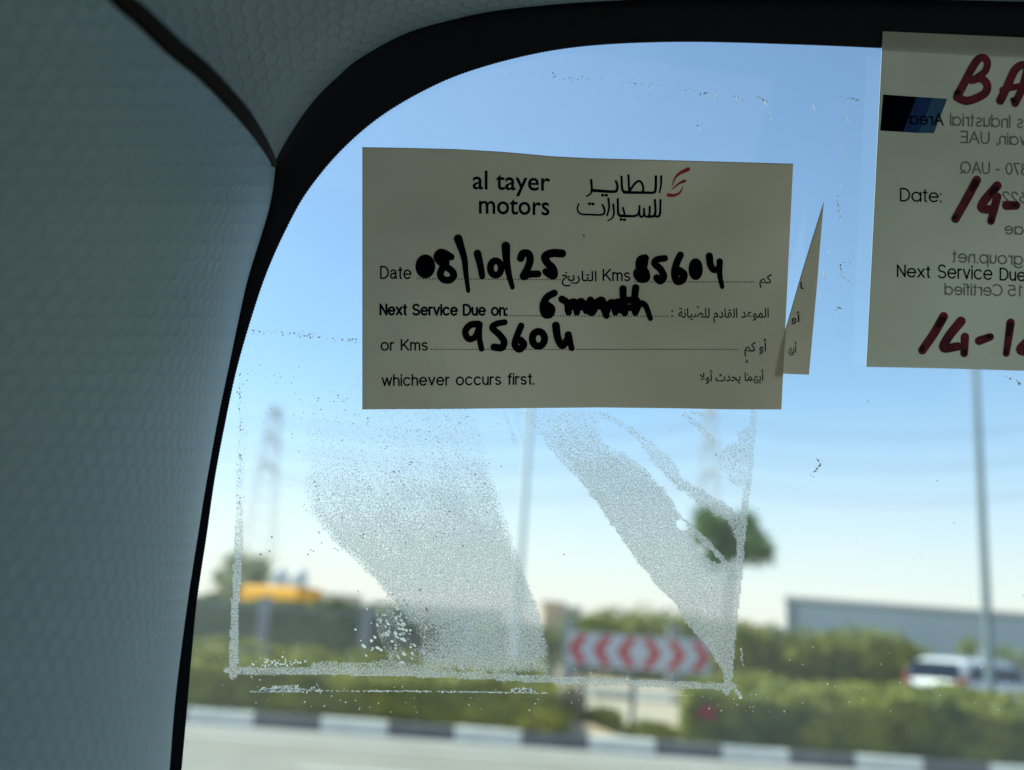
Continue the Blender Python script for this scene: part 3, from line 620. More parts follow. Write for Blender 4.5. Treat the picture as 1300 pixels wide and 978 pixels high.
def vnoise(X, Y, s, seed):
    r = np.random.default_rng(seed); T = r.random((128, 128)); x = X / s; y = Y / s
    i = np.floor(x).astype(int); j = np.floor(y).astype(int); u = x - i; v = y - j; u = u * u * (3 - 2 * u); v = v * v * (3 - 2 * v)
    g = lambda a, b: T[a % 128, b % 128]
    return (g(i, j) * (1 - u) + g(i + 1, j) * u) * (1 - v) + (g(i, j + 1) * (1 - u) + g(i + 1, j + 1) * u) * v
wob = (vnoise(X, Y, 9, 1) - .5) * 8 + (vnoise(X, Y, 4, 2) - .5) * 6
sm = lambda x, a, b: np.clip((x - a) / (b - a), 0, 1)
DN = np.zeros(X.shape)
PA = [(385, 470), (384, 610), (390, 655), (423, 690), (464, 727), (497, 764), (520, 800), (535, 852), (702, 858), (696, 811), (685, 770), (669, 729), (653, 684), (640, 643), (628, 606), (618, 560), (600, 505), (560, 440)]
dA = sdist(X, Y, PA) + wob * .5
fa = .22 + .14 * sm(Y, 470, 600) + .52 * sm(Y, 580, 740) + .08 * sm(X, 400, 560); fa *= 1 - .35 * sm(Y, 800, 850) * sm(X, 620, 690)
DN = np.maximum(DN, np.where(dA > 0, fa * (.45 * sm(dA, 0, 3) + .55 * sm(dA, 0, 14)), 0))
# broken clumps below the swath's left edge
dC = sdist(X, Y, [(478, 765), (497, 764), (545, 850), (500, 845), (480, 800)]); DN = np.maximum(DN, np.where(dC > -3, .46 + .25 * (vnoise(X, Y, 7, 5) - .5), 0))
PB = [(640, 518), (665, 535), (685, 558), (704, 581), (735, 612), (761, 646), (792, 692), (811, 719), (855, 770), (886, 811), (906, 835), (917, 855), (921, 872), (928, 878), (935, 807), (941, 745), (947, 672), (935, 655), (930, 690), (935, 715), (925, 712), (902, 684), (882, 666), (865, 651), (846, 623), (819, 592), (792, 573), (765, 558), (765, 538), (757, 518)]
dB = sdist(X, Y, PB) + wob * .45
fb = .42 + .50 * sm(Y, 530, 650)
DN = np.maximum(DN, np.where(dB > 0, fb * (.7 * sm(dB, 0, 3) + .3 * sm(dB, 0, 12)), 0))
PC = [(755, 518), (785, 529), (808, 542), (835, 565), (854, 581), (869, 604), (885, 615), (908, 627), (931, 646), (950, 654), (944, 700), (935, 690), (927, 673), (908, 658), (885, 642), (861, 623), (838, 600), (823, 585), (812, 565), (800, 552), (760, 530)]
dCc = sdist(X, Y, PC) + wob * .6; DN = np.maximum(DN, np.where(dCc > 0, (.48 + .2 * sm(Y, 560, 640)) * sm(dCc, 0, 4), 0))
PD = [(935, 548), (960, 530), (957, 579), (953, 623), (950, 655), (943, 650), (945, 628), (909, 598), (907, 577), (928, 565)]
dD = sdist(X, Y, PD) + wob; DN = np.maximum(DN, np.where(dD > 0, .47 * sm(dD, 0, 3), 0))
for hole in ([(864, 650), (880, 646), (902, 656), (924, 676), (936, 692), (934, 709), (925, 711), (902, 684), (882, 668)], [(880, 686), (890, 690), (906, 704), (914, 714), (902, 711), (886, 697)], [(861, 663), (868, 665), (869, 671), (862, 671)], [(913, 657), (922, 660), (928, 672), (920, 668)], [(885, 815), (893, 818), (902, 830), (895, 830)]):
    dh = sdist(X, Y, hole) + wob * .5; DN = np.where(dh > -1, 0, DN)
for a, b, d_, wd in (((869, 525), (904, 558), .46, 4), ((878, 524), (893, 527), .5, 3), ((640, 523), (654, 560), .36, 3), ((652, 520), (665, 560), .3, 3)):
    q = seg_d(X, Y, a, b) + wob * .3; DN = np.maximum(DN, np.where(q < wd, d_, 0))
# rectangular outline
L1 = [(306, 432), (303, 520), (299, 600), (297, 690), (292, 780), (290, 857)]
dl = np.minimum.reduce([seg_d(X + 6 - 12 * 0, Y, (a[0] + 12, a[1]), (b[0] + 12, b[1])) for a, b in zip(L1[:-1], L1[1:])])
DN = np.maximum(DN, np.where(dl < 5.4 + wob * .12, .22 + .12 * sm(Y, 500, 600) + .5 * sm(Y, 620, 740), 0))
L2 = [(288, 851), (420, 852.5), (560, 856), (700, 863), (800, 867), (930, 872)]
db = np.minimum.reduce([seg_d(X, Y, a, b) for a, b in zip(L2[:-1], L2[1:])])
DN = np.maximum(DN, np.where(db < 4.9 + wob * .16, .70, 0))
dt = np.abs(Y - (846 - .02 * (X - 400)) + 4); DN = np.maximum(DN, np.where((X > 395) & (X < 560) & (Y > 836 + 8 * vnoise(X, Y, 14, 9)) & (Y < 852), .58, 0))
L3 = [(962, 524), (955.5, 602), (947, 672), (941, 745), (935, 807), (928, 878)]
dr_ = np.minimum.reduce([seg_d(X + 5, Y, a, b) for a, b in zip(L3[:-1], L3[1:])])
DN = np.maximum(DN, np.where(dr_ < 5.0 + wob * .14, .46 + .42 * sm(Y, 600, 700), 0))
L4 = [(312, 419), (360, 421), (400, 424), (455, 433)]
dq = np.minimum.reduce([seg_d(X, Y, a, b) for a, b in zip(L4[:-1], L4[1:])]); DN = np.maximum(DN, np.where(dq < 3, .33, 0))
DN = np.maximum(DN, np.where(Y > 422, .135 * ((X > 306) & (X < 560) & (Y < 640)), 0))   # scattered grains inside the outline
DN *= (.84 + .18 * vnoise(X, Y, 26, 11) + .16 * vnoise(X * .82 - Y * .57 + 900, (X * .57 + Y * .82) * .12 + 50, 5, 12))
DN = np.minimum(DN, .78); DN -= (Y < 846) * .34 * np.exp(-(((X - 532) / 34) ** 2 + ((Y - 806) / 26) ** 2)) * (.6 + .8 * vnoise(X, Y, 8, 21)); DN = np.maximum(DN, 0)
DN = np.where((X > 962 - .075 * (Y - 524)) & (Y > 524), 0, DN)
ny_, nx_ = X.shape
keep = np.zeros((ny_ - 1, nx_ - 1), bool); mx_ = np.maximum.reduce([DN[:-1, :-1], DN[1:, :-1], DN[:-1, 1:], DN[1:, 1:]]); keep = mx_ > .02
idx = -np.ones(X.shape, int); used = np.zeros(X.shape, bool)
used[:-1, :-1] |= keep; used[1:, :-1] |= keep; used[:-1, 1:] |= keep; used[1:, 1:] |= keep
idx[used] = np.arange(used.sum())
def Gn(x, y, w):
    dd = np.array(tuple(fw))[None] + np.outer((x - 650) / F, np.array(tuple(rt))) - np.outer((y - 489) / F, np.array(tuple(up)))
    t = (P0 + NG * w - CAM).dot(NG) / (dd @ np.array(tuple(NG))); return np.array(tuple(CAM))[None] + dd * t[:, None]
ux, uy = X[used], Y[used]; vv = Gn(ux, uy, .00025)
jj, ii = np.nonzero(keep); ff = np.stack([idx[jj, ii], idx[jj, ii + 1], idx[jj + 1, ii + 1], idx[jj + 1, ii]], 1)
res = mk('glue_residue', vv, ff.tolist(), M_res, None, False, loc=G(630, 700))
with_uv(res, np.stack([ux, uy], 1))
at = res.data.attributes.new('glue_cover', 'FLOAT', 'POINT'); at.data.foreach_set('value', DN[used].astype(np.float32))
tag(res, 'frosted rectangular patch of dried glue on the windscreen below the wide cream sticker', 'glue residue')

gx = np.arange(1056, 1094, 2.0); gy = np.arange(112, 440, 2.0); X, Y = np.meshgrid(gx, gy)
D2 = np.where((X > 1062) & (X < 1087 - .012 * (Y - 120)), .20 + .05 * (vnoise(X, Y, 20, 4) - .5), 0); D2 = np.where((Y < 120) | (Y > 430), 0, D2)
o = mk('glue_strip', Gn(X.ravel(), Y.ravel(), .00025), grid_faces(X.shape[0], X.shape[1]), M_res, None, False, loc=G(1075, 430)); with_uv(o, np.stack([X.ravel(), Y.ravel()], 1))
o.data.attributes.new('glue_cover', 'FLOAT', 'POINT').data.foreach_set('value', D2.ravel().astype(np.float32))
tag(o, 'faint upright strip of dried glue in the sky gap between the two large stickers', 'glue residue')
# raised flecks of glue and dirt, real little chips
def flecks(name, spots, m, w=.0003, parent=None, loc=None):
    mb = MB()
    for x, y, s, e, a in spots:
        n = rnd.choice((5, 6, 7)); pts = []
        for k in range(n):
            q = 6.283 * k / n; rr = s * rnd.uniform(.6, 1.1); u_, v_ = rr * math.cos(q) * e, rr * math.sin(q)
            pts.append(G(x + u_ * math.cos(a) - v_ * math.sin(a), y + u_ * math.sin(a) + v_ * math.cos(a), w + rnd.uniform(0, .0001)))
        mb.add(pts, [tuple(range(n))])
    return mb.make(name, m, parent, loc=loc)
def line_spots(a, b, n, s, jit=1.5, e=(1, 2.2), ang=None):
    return [(a[0] + (b[0] - a[0]) * t + rnd.gauss(0, jit), a[1] + (b[1] - a[1]) * t + rnd.gauss(0, jit), rnd.uniform(.4, 1) * s, rnd.uniform(*e), ang if ang is not None else rnd.uniform(0, 3)) for t in [rnd.random() for _ in range(n)]]
sp = []
sp += line_spots((330, 876.5), (385, 875.5), 130, 1.6, 1.0, ang=0) + line_spots((345, 873), (378, 871.5), 60, 1.3, .9) + line_spots((318, 878.3), (385, 878.6), 110, 1.0, .25, ang=0)
sp += line_spots((390, 877), (700, 880), 150, .9, .35, (1.5, 3), 0) + line_spots((470, 877), (640, 879), 110, .8, .3, (2, 3.5), 0) + line_spots((650, 877), (676, 877), 60, 1.7, 1.6)
sp += line_spots((388, 876), (410, 876), 16, 1.2, 1.6, ang=2) + line_spots((941, 822), (943, 850), 16, 1.2, .8, ang=1.5) + line_spots((934, 877), (942, 886), 16, 1.3, 1, ang=.8) + line_spots((715, 879), (900, 884), 30, .7, .3, ang=0)
for _ in range(170): sp.append((rnd.uniform(250, 1300), 905 - abs(rnd.gauss(0, 45)), rnd.uniform(.35, 1.0), rnd.uniform(1, 1.6), rnd.uniform(0, 3)))
for _ in range(90): sp.append((478 + rnd.gauss(26, 22), 780 + rnd.gauss(16, 17), rnd.uniform(1, 2.4), rnd.uniform(1, 2), rnd.uniform(.3, 1.2)))
for _ in range(46): sp.append((rnd.gauss(352, 17), 846 - abs(rnd.gauss(0, 5.5)), rnd.uniform(.7, 1.7), rnd.uniform(1, 1.6), rnd.uniform(0, 3)))
# bright scratches at top right
for a, b, n, s in (((905, 118), (912, 127), 9, 1.1), ((930, 122), (946, 130), 7, .8), ((965, 126), (979, 137), 9, 1.0), ((975, 137), (980, 153), 9, .9), ((1031, 133), (1036, 141), 7, 1.1), ((1075, 145), (1077, 155), 9, .9), ((1070, 170), (1070, 215), 12, .6), ((1067, 215), (1067, 290), 14, .6), ((1042, 342), (1050, 356), 18, 1.1), ((1069, 345), (1080, 360), 12, .7), ((1050, 318), (1054, 324), 5, .8), ((1040, 366), (1042, 378), 6, .7), ((884, 158), (888, 166), 5, .7)):
    sp += line_spots(a, b, n, s, .5)
bo = sorted((p[1], p[0]) for p in inner[:19]); sp = [q for q in sp if q[0] > np.interp(q[1], [b[0] for b in bo], [b[1] for b in bo]) + 4]
fl = flecks('glue_flecks', sp, M_fleck, loc=G(500, 876)); tag(fl, 'tiny white flecks and thin lines of dried glue scattered over the windscreen', 'glue flecks', kind='stuff')
sp = []
for a, b, n, s, j in (((650, 94), (850, 109), 30, .8, 1.2), ((855, 110), (900, 120), 14, .8, .8), ((888, 120), (900, 118), 8, 1.2, .4), ((930, 122), (945, 128), 8, .8, .8), ((963, 124), (975, 130), 10, 1.2, .5), ((1064, 122), (1092, 128), 16, 1.0, .5), ((740, 117), (850, 125), 18, .6, 1.5), ((1064, 248), (1065, 278), 12, .9, .8), ((1067, 335), (1068, 348), 12, .9, .4), ((1068, 334), (1080, 333), 8, .7, .4), ((1068, 348), (1080, 360), 10, .8, .5), ((1058, 395), (1068, 391), 8, .9, .5), ((1035, 580), (1042, 590), 8, 1.0, .6), ((1034, 600), (1041, 590), 10, 1.3, .5), ((1027, 602), (1034, 606), 4, .8, .6), ((312, 419), (455, 433), 46, 1.1, 1.4), ((305, 460), (304, 640), 50, 1.1, 1.4), ((385, 640), (388, 650), 4, 1, 1), ((1082, 130), (1084, 300), 10, .5, .5), ((1275, 478), (1296, 488), 14, 1.1, 1)):
    sp += line_spots(a, b, n, s, j)
for _ in range(60): sp.append((rnd.uniform(310, 1300), rnd.uniform(80, 780), rnd.uniform(.5, 1.1), 1.2, 0))
for _ in range(35): sp.append((rnd.uniform(310, 390), rnd.uniform(440, 560), rnd.uniform(.4, .9), 1.3, 0))
for _ in range(200):
    x = rnd.uniform(390, 640); y = rnd.uniform(500, 700); sp.append((x, y, rnd.uniform(.4, .95), rnd.uniform(1, 2), rnd.uniform(-.4, .8)))
for x, y in ((1064, 390), (1065, 391), (331, 704), (342, 700), (405, 634), (399, 612), (391, 704), (398, 700), (345, 682), (886, 160), (702, 93)): sp.append((x, y, 1.3, 1.2, .3))
sp = [q for q in sp if not (455 < q[0] < 1012 and 180 < q[1] < 524) and not (q[0] > 1095 and q[1] < 474)]
bo = sorted((p[1], p[0]) for p in inner[:19]); sp = [q for q in sp if q[0] > np.interp(q[1], [b[0] for b in bo], [b[1] for b in bo]) + 4]
fk = flecks('dirt_specks', sp, M_speck, loc=G(700, 400)); tag(fk, 'fine dark grains of dirt scattered on the windscreen glass', 'dirt specks', kind='stuff')

# ------------------------------------------------------------------ outdoors
M_sand = mat('sand', (.46, .38, .28), .95, (.38, .31, .22), .4, .3, 3)
M_road = mat('asphalt_pale', (.29, .265, .22), .9, (.235, .215, .18), .8, .3, 60)
M_gut = mat('concrete_gutter', (.34, .33, .31), .9, (.28, .27, .25), 1.5)
M_line = mat('road_paint', (.62, .62, .60), .8, (.5, .5, .48), 3)
M_kw = mat('kerb_white', (.86, .83, .76), .8, (.74, .71, .64), 6)
M_kb = mat('kerb_black', (.11, .11, .12), .8, (.17, .17, .16), 6)
M_conc = mat('concrete', (.30, .32, .34), .85, (.24, .26, .28), 2)
M_steel = mat('galvanised_steel', (.09, .13, .15), .6, (.07, .105, .12), 1, metal=.1)
M_bars = mat('fence_steel', (.32, .37, .40), .6)
M_wh = mat('warehouse_cladding', (.36, .45, .50), .6, (.32, .41, .46), .3)
M_whtrim = mat('pale_trim', (.62, .64, .64), .6)
M_dk = mat('dark_cladding', (.20, .24, .27), .6)
M_signw = mat('sign_white', (.70, .70, .76), .5, (.64, .64, .70), 2)
M_signr = mat('sign_red', (.70, .012, .02), .5, (.62, .01, .018), 2)
M_car = mat('white_car_paint', (.78, .79, .80), .25, (.76, .77, .78), 1)
M_cg = mat('dark_car_glass', (.008, .016, .035), .12, spec=.2, c2=(.012, .02, .04), scale=1)
M_tail = mat('tail_light_red', (.30, .015, .02), .25)
M_tyre = mat('tyre', (.02, .02, .02), .8); M_rim = mat('alloy', (.5, .5, .52), .35, metal=.8)
M_bus = mat('bus_yellow', (.88, .42, .008), .4, (.84, .38, .006), 1)
M_busd = mat('bus_window', (.10, .06, .05), .2)
M_white = mat('white_paint', (.88, .88, .86), .5)
M_bld = [mat('rendered_wall_' + k, c, .9, None, .5) for k, c in (('sand', (.58, .46, .34)), ('grey', (.42, .42, .44)), ('pink', (.60, .50, .45)), ('cream', (.66, .60, .52)))]
M_win = mat('far_window', (.06, .08, .10), .2)
M_trunk = mat('bark', (.16, .12, .09), .9, (.10, .08, .06), 6)
def leafm(name, a, b, sc=1.2): return mat(name, a, .6, b, sc, trans=.14, coord='Object')
M_hedge = leafm('hedge_leaves', (.46, .43, .05), (.10, .13, .02), 1.3)
M_hedge2 = leafm('hedge_leaves_darker', (.42, .41, .05), (.08, .12, .02), 1.3)
M_shrub = leafm('shrub_leaves', (.30, .34, .11), (.14, .19, .06), .9)
M_tree = leafm('tree_leaves', (.17, .29, .06), (.08, .14, .03), 1.2)
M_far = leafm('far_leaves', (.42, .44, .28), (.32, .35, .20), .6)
M_yel = leafm('yellow_green_leaves', (.62, .50, .03), (.34, .34, .03), 3)
M_pinkf = mat('pink_blossom', (.50, .06, .09), .6, trans=.3)

def flat(name, x0, x1, y0, y1, z, m, label=None, kind='structure'):
    return tag(mk(name, [(x0, y0, z), (x1, y0, z), (x1, y1, z), (x0, y1, z)], [(0, 1, 2, 3)], m), label, None, None, kind)
flat('ground', -1500, 1500, -500, 3000, -.02, M_sand, 'sandy ground reaching the horizon')
flat('near_road', -300, 300, -6, 15.5, 0, M_road, 'pale sunlit road in front of the kerb')
flat('gutter', -300, 300, 14.65, 15.5, .004, M_gut, 'paler concrete gutter strip along the kerb')
flat('far_road', -300, 300, 27.0, 35.0, .0, M_road, 'road beyond the median')
flat('edge_line', -300, 300, 14.0, 14.13, .005, M_line, 'white edge line on the near road')
for i, x in enumerate((-11.5, -3.2 - 2.0, 6, 14.5)):
    pass
mb = MB()
for k in range(-8, 9): mb.add([(k * 6 - 2.1 + a, 11.7 + b, .005) for a, b in ((0, 0), (2.2, 0), (2.2, .14), (0, .14))], [(0, 1, 2, 3)])
tag(mb.make('lane_line', M_line), 'white dashed lane line on the near road', None, None, 'structure')
flat('median_soil', -300, 300, 15.7, 26.8, .10, M_sand, 'sandy soil of the median strip')
# kerbs of painted stones
def kerb(name, y, x0, n, label, ph):
    K = bpy.data.objects.new(name, None); col.objects.link(K); K.location = (0, y, 0); tag(K, label, None, None, 'structure')
    def stone():
        L, d, h, b = .497, .10, .20, .025
        prof = [(-d, 0), (-d, h - b), (-d + b * .6, h), (d, h), (d, 0)]
        mb = MB(); mb.prism([(-L, p[0], p[1]) for p in prof], (2 * L, 0, 0)); return mb
    a = stone().make('kerb_stone', M_kw, None); b = stone().make('kerb_stone', M_kb, None); meshes = [a.data, b.data]
    a.parent = K; b.parent = K; a.location = (x0 + ph, 0, 0); b.location = (x0 + ph + 1, 0, 0)
    for i in range(2, n):
        c = (a if i % 2 == 0 else b).copy(); col.objects.link(c); c.parent = K; c.location = (x0 + ph + i + rnd.uniform(-.003, .003), rnd.uniform(-.006, .006), rnd.uniform(-.004, .004))
x1 = W(320, 930, 15.5).x       # a dark stone ends here
kerb('near_kerb', 15.6, -19, 44, 'black and white painted kerb along the near road', (x1 - math.floor(x1)) + .5)
kerb('far_kerb', 26.9, -12, 40, 'painted kerb on the far side of the median', .2)

# leaf masses
def leaf_mesh(pts, size, seed, flat=None):
    g = np.random.default_rng(seed); n = len(pts); a = g.normal(size=(n, 3))
    if flat is not None: a *= flat
    a /= np.linalg.norm(a, axis=1)[:, None]
    b = g.normal(size=(n, 3))
    if flat is not None: b *= flat
    b -= (b * a).sum(1)[:, None] * a; b /= np.linalg.norm(b, axis=1)[:, None]
    s = size * g.uniform(.6, 1.3, n)[:, None]; a = a * s; b = b * s * .55
    v = np.stack([pts - a, pts + b * 1.0, pts + a, pts - b], 1).reshape(-1, 3)
    return v, np.arange(4 * n).reshape(-1, 4)
def hedge(name, x0, x1, y0, y1, zf, zb, n, m, label, cat, seed, size=.05, skew=0, tops=.45, wav=.26, loc=None, core=True, group=None):
    g = np.random.default_rng(seed); P = []
    def hh(x, y): return zf + (zb - zf) * (y - y0) / (y1 - y0) + wav * (vnoise(x, y, 1.1, seed) - .5) + wav * .8 * (vnoise(x, y, .35, seed + 1) - .5)
    nt_ = int(n * tops); x = g.uniform(x0, x1, nt_); y = g.uniform(y0, y1, nt_); P.append(np.stack([x, y, hh(x, y) - np.abs(g.normal(0, .05, nt_)) + .02], 1))
    nf = int(n * .42); x = g.uniform(x0, x1, nf); t = g.uniform(0, 1, nf); bul = .12 * (vnoise(x, t * 3, .5, seed + 2) - .5); P.append(np.stack([x, y0 + bul - .04 + np.abs(g.normal(0, .05, nf)), .1 + t * (hh(x, np.full(nf, y0)) - .1)], 1))
    ne = n - nt_ - nf; x = np.where(g.random(ne) < .5, x0, x1) + g.normal(0, .05, ne); y = g.uniform(y0, y1, ne); P.append(np.stack([x, y, .1 + g.random(ne) * (hh(x, y) - .1)], 1))
    FL = np.concatenate([np.tile((1, 1, .35), (nt_, 1)), np.tile((1, .5, 1), (nf, 1)), np.tile((.5, 1, 1), (ne, 1))]); P = np.concatenate(P); P[:, 0] += skew * (P[:, 1] - y0) * (1 - (P[:, 0] - x0) / (x1 - x0)); v, f = leaf_mesh(P, size, seed, FL)
    L = Vector(((x0 + x1) / 2, (y0 + y1) / 2, .1)); o = mk(name, v, f.tolist(), m, None, False, loc=L); tag(o, label, cat, group)
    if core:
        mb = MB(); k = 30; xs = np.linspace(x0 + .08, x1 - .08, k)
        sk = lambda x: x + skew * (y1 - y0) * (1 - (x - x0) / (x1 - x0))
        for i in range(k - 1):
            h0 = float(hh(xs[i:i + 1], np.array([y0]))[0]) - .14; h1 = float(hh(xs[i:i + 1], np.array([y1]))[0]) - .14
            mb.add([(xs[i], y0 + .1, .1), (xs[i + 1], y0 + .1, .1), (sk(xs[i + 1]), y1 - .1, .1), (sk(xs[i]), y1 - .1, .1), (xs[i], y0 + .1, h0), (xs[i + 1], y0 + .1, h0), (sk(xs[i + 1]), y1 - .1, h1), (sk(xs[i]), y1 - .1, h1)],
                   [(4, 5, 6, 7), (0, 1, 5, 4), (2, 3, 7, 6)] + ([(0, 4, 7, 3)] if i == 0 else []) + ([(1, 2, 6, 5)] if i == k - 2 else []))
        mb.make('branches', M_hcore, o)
    return o
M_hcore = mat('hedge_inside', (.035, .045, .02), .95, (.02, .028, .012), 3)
xl1 = W(700, 930, 15.9).x; xr0 = W(872, 930, 15.9).x
hedge('hedge', -16, xl1, 15.85, 21.0, .78, 1.0, 60000, M_hedge, 'long low hedge left of the sandy gap, sunlit top above the painted kerb', 'hedge', 21, .06)
hedge('hedge', xr0, 20, 15.85, 21.5, .90, 1.06, 70000, M_hedge2, 'low hedge right of the red and white chevron board, in front of the white car', 'hedge', 22, .06, .19)
def bush(name, c, rad, n, m, label, cat, seed, size=.05, group=None, stem=True):
    g = np.random.default_rng(seed); a = g.normal(size=(n, 3)); a /= np.linalg.norm(a, axis=1)[:, None]
    lob = 1 + .35 * (vnoise(a[:, 0] * 3 + 9, a[:, 2] * 3 + a[:, 1] * 2 + 9, .8, seed) - .5) + .3 * (vnoise(a[:, 0] * 3 + 20, a[:, 2] * 3 + a[:, 1] * 3 + 20, .3, seed + 3) - .5)
    r_ = (g.random(n) ** .35) * lob; P = np.array(c)[None] + a * r_[:, None] * np.array(rad)[None]; P = P[P[:, 2] > c[2] - rad[2] * .98]
    v, f = leaf_mesh(P, size, seed + 5); o = mk(name, v, f.tolist(), m, None, False, loc=Vector((c[0], c[1], max(0, c[2] - rad[2])))); tag(o, label, cat, group)
    if stem:
        mb = MB()
        for k in range(5):
            q = k * 1.3; mb.tube([(c[0], c[1], 0), (c[0] + math.cos(q) * rad[0] * .25, c[1] + math.sin(q) * rad[1] * .25, c[2] * .6), (c[0] + math.cos(q) * rad[0] * .6, c[1] + math.sin(q) * rad[1] * .6, c[2] + rad[2] * .4)], [.03, .022, .01], 5)
        mb.make('stem', M_trunk, o)
    return o
p = W(685, 925, 15.95); bush('bush', (p.x - .05, 15.95, .30), (.55, .38, .33), 7000, M_yel, 'small yellow green bush at the right end of the left hedge', 'bush', 31, .035)
p = W(985, 935, 15.8); bush('bush', (p.x + .6, 15.83, .35), (.22, .12, .28), 1500, M_yel, 'small light green sprig growing on the face of the right hedge', 'bush', 33, .03)
p = W(563, 925, 15.8); bush('bush', (p.x - .0, 15.8, .2), (.22, .12, .16), 1200, M_yel, 'tiny light green sprig over the black kerb stone under the left hedge', 'bush', 34, .03)
p = W(897, 905, 15.8); bl = bush('blossom', (p.x, 15.74, p.z), (.13, .09, .10), 260, M_pinkf, 'pink bougainvillea blossom on the left end of the right hedge', 'flower', 35, .035, stem=False)
p = W(765, 925, 17.0); bush('bush', (p.x, 17.2, .28), (.38, .3, .26), 2500, M_hedge, 'dry looking low bush in the sandy gap below the chevron board', 'bush', 36, .04)
p = W(726, 890, 17.0); bush('bush', (p.x, 17.2, .45), (.25, .25, .42), 2200, leafm('dry_leaves', (.50, .40, .22), (.32, .26, .14), 3), 'brown dry shrub at the left of the sandy gap', 'bush', 37, .04)
p = W(830, 925, 16.6); bush('bush', (p.x, 16.8, .22), (.45, .3, .16), 2200, M_hedge2, 'flat green ground plant at the right of the sandy gap', 'bush', 38, .04)
# sand mound in the gap
mb = MB(); c = W(735, 948, 16.1); NG_ = 24
vs = []; 
for j in range(13):
    for i in range(NG_):
        a = 2 * math.pi * i / NG_; r_ = j / 12; vs.append((c.x + 1.0 * r_ * math.cos(a), 16.5 + .75 * r_ * math.sin(a), .09 + .2 * (math.cos(math.pi * r_) + 1) / 2 + .02 * rnd.random()))
fs = [(j * NG_ + i, j * NG_ + (i + 1) % NG_, (j + 1) * NG_ + (i + 1) % NG_, (j + 1) * NG_ + i) for j in range(12) for i in range(NG_)]
tag(mk('sand_heap', vs, fs, mat('orange_sand', (.55, .40, .24), .95, (.45, .32, .2), 4), None, True, loc=(c.x, 16.5, 0)), 'low heap of orange sand behind the kerb between the hedges', 'sand heap')

# chevron board
YS = 19.0; a = W(722, 803, YS); b = W(901, 858, YS)
bx0, bx1 = W(721, 825, YS).x, W(902, 838, YS).x; bzc = W(812, 829, YS).z; bh = .305; bz0, bz1 = bzc - bh, bzc + bh
sg = empty('chevron_board', ((bx0 + bx1) / 2, YS, 0), 'white road board with red chevrons pointing both ways, standing between the hedges', 'road sign')
mb = MB(); mb.box(bx0, bx1, YS, YS + .03, bz0, bz1); mb.make('panel', M_signw, sg)
wch = (bx1 - bx0); st_ = wch / 5.85
for k in range(6):
    dirn = -1 if k < 3 else 1; cxk = bx0 + wch * (.5 + (k - 2.5) / 5.85) ; t_ = st_ * .40; ar_ = st_ * .42
    zz = [(0, -bh + .03), (0, bh - .03)]
    tipx = cxk + dirn * ar_ * .98; backx = tipx - dirn * ar_
    pts = [(tipx, 0), (backx, bh - .04), (backx - dirn * t_, bh - .04), (tipx - dirn * t_, 0), (backx - dirn * t_, -bh + .04), (backx, -bh + .04)]
    P3 = [(x, YS - .006, bzc + z) for x, z in pts]; P4 = [(x, YS - .001, bzc + z) for x, z in pts]
    mk('chevron', P3 + P4, [(0, 1, 2, 3), (3, 4, 5, 0), (6, 9, 8, 7), (6, 11, 10, 9)] + [(i, (i + 1) % 6, 6 + (i + 1) % 6, 6 + i) for i in range(6)], M_signr, sg)
for t in (.12, .47, .82):
    mb = MB(); x = bx0 + wch * t; mb.box(x - .04, x + .04, YS + .032, YS + .11, .1, bz1 - .05); mb.make('post', M_steel, sg)

# trees
def tree(name, base, trunk_h, crown_c, rad, n, m, label, seed, size=.08, group=None, tr=.11):
    g = random.Random(seed); root = empty(name, base, label, 'tree', group); b = Vector(base); c = Vector(crown_c)
    mb = MB(); mid = (b + c) / 2 + Vector((g.uniform(-.12, .12), 0, 0)); mb.tube([b, mid, c], [tr, tr * .75, tr * .45], 9)
    tips = []
    for k in range(9):
        q = k * 2.4; e = Vector((math.cos(q) * rad[0] * .7, math.sin(q) * rad[1] * .7, g.uniform(-.3, .75) * rad[2])); s = b + (c - b) * g.uniform(.7, 1.0)
        mb.tube([s, s + (c + e - s) * .5 + Vector((0, 0, .1)), c + e], [tr * .4, tr * .25, tr * .1], 5); tips.append(c + e)
    mb.make('trunk', M_trunk, root, True)
    rg_ = np.random.default_rng(seed); P = []
    for k in range(17):
        a = rg_.normal(size=3); a /= np.linalg.norm(a); a = np.array((a[0], a[1], a[2])) if k > 5 else np.array((math.cos(k * 1.05), math.sin(k * 1.05) * .3, math.sin(k * 1.05))); cc = np.array(tuple(c)) + a * np.array(rad) * rg_.uniform(.3, 1.05); rr = rg_.uniform(.2, .5) * min(rad)
        P.append(cc[None] + rg_.normal(size=(n // 17, 3)) * rr * .55)
    v, f = leaf_mesh(np.concatenate(P), size, seed); mk('crown', v, f.tolist(), m, root); return root
YT = 31.0; tb_ = W(930, 683, YT); base = Vector((tb_.x - .1, YT, 0)); tree('street_tree', base, 3.4, (tb_.x, YT, tb_.z), (1.3, 1.1, .85), 11000, M_tree, 'small round crowned tree on a thin trunk in the sky behind the glue patch', 51, .07)
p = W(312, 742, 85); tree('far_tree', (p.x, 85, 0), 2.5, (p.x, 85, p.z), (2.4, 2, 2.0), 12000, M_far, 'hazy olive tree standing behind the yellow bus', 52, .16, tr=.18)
YF = 38.0
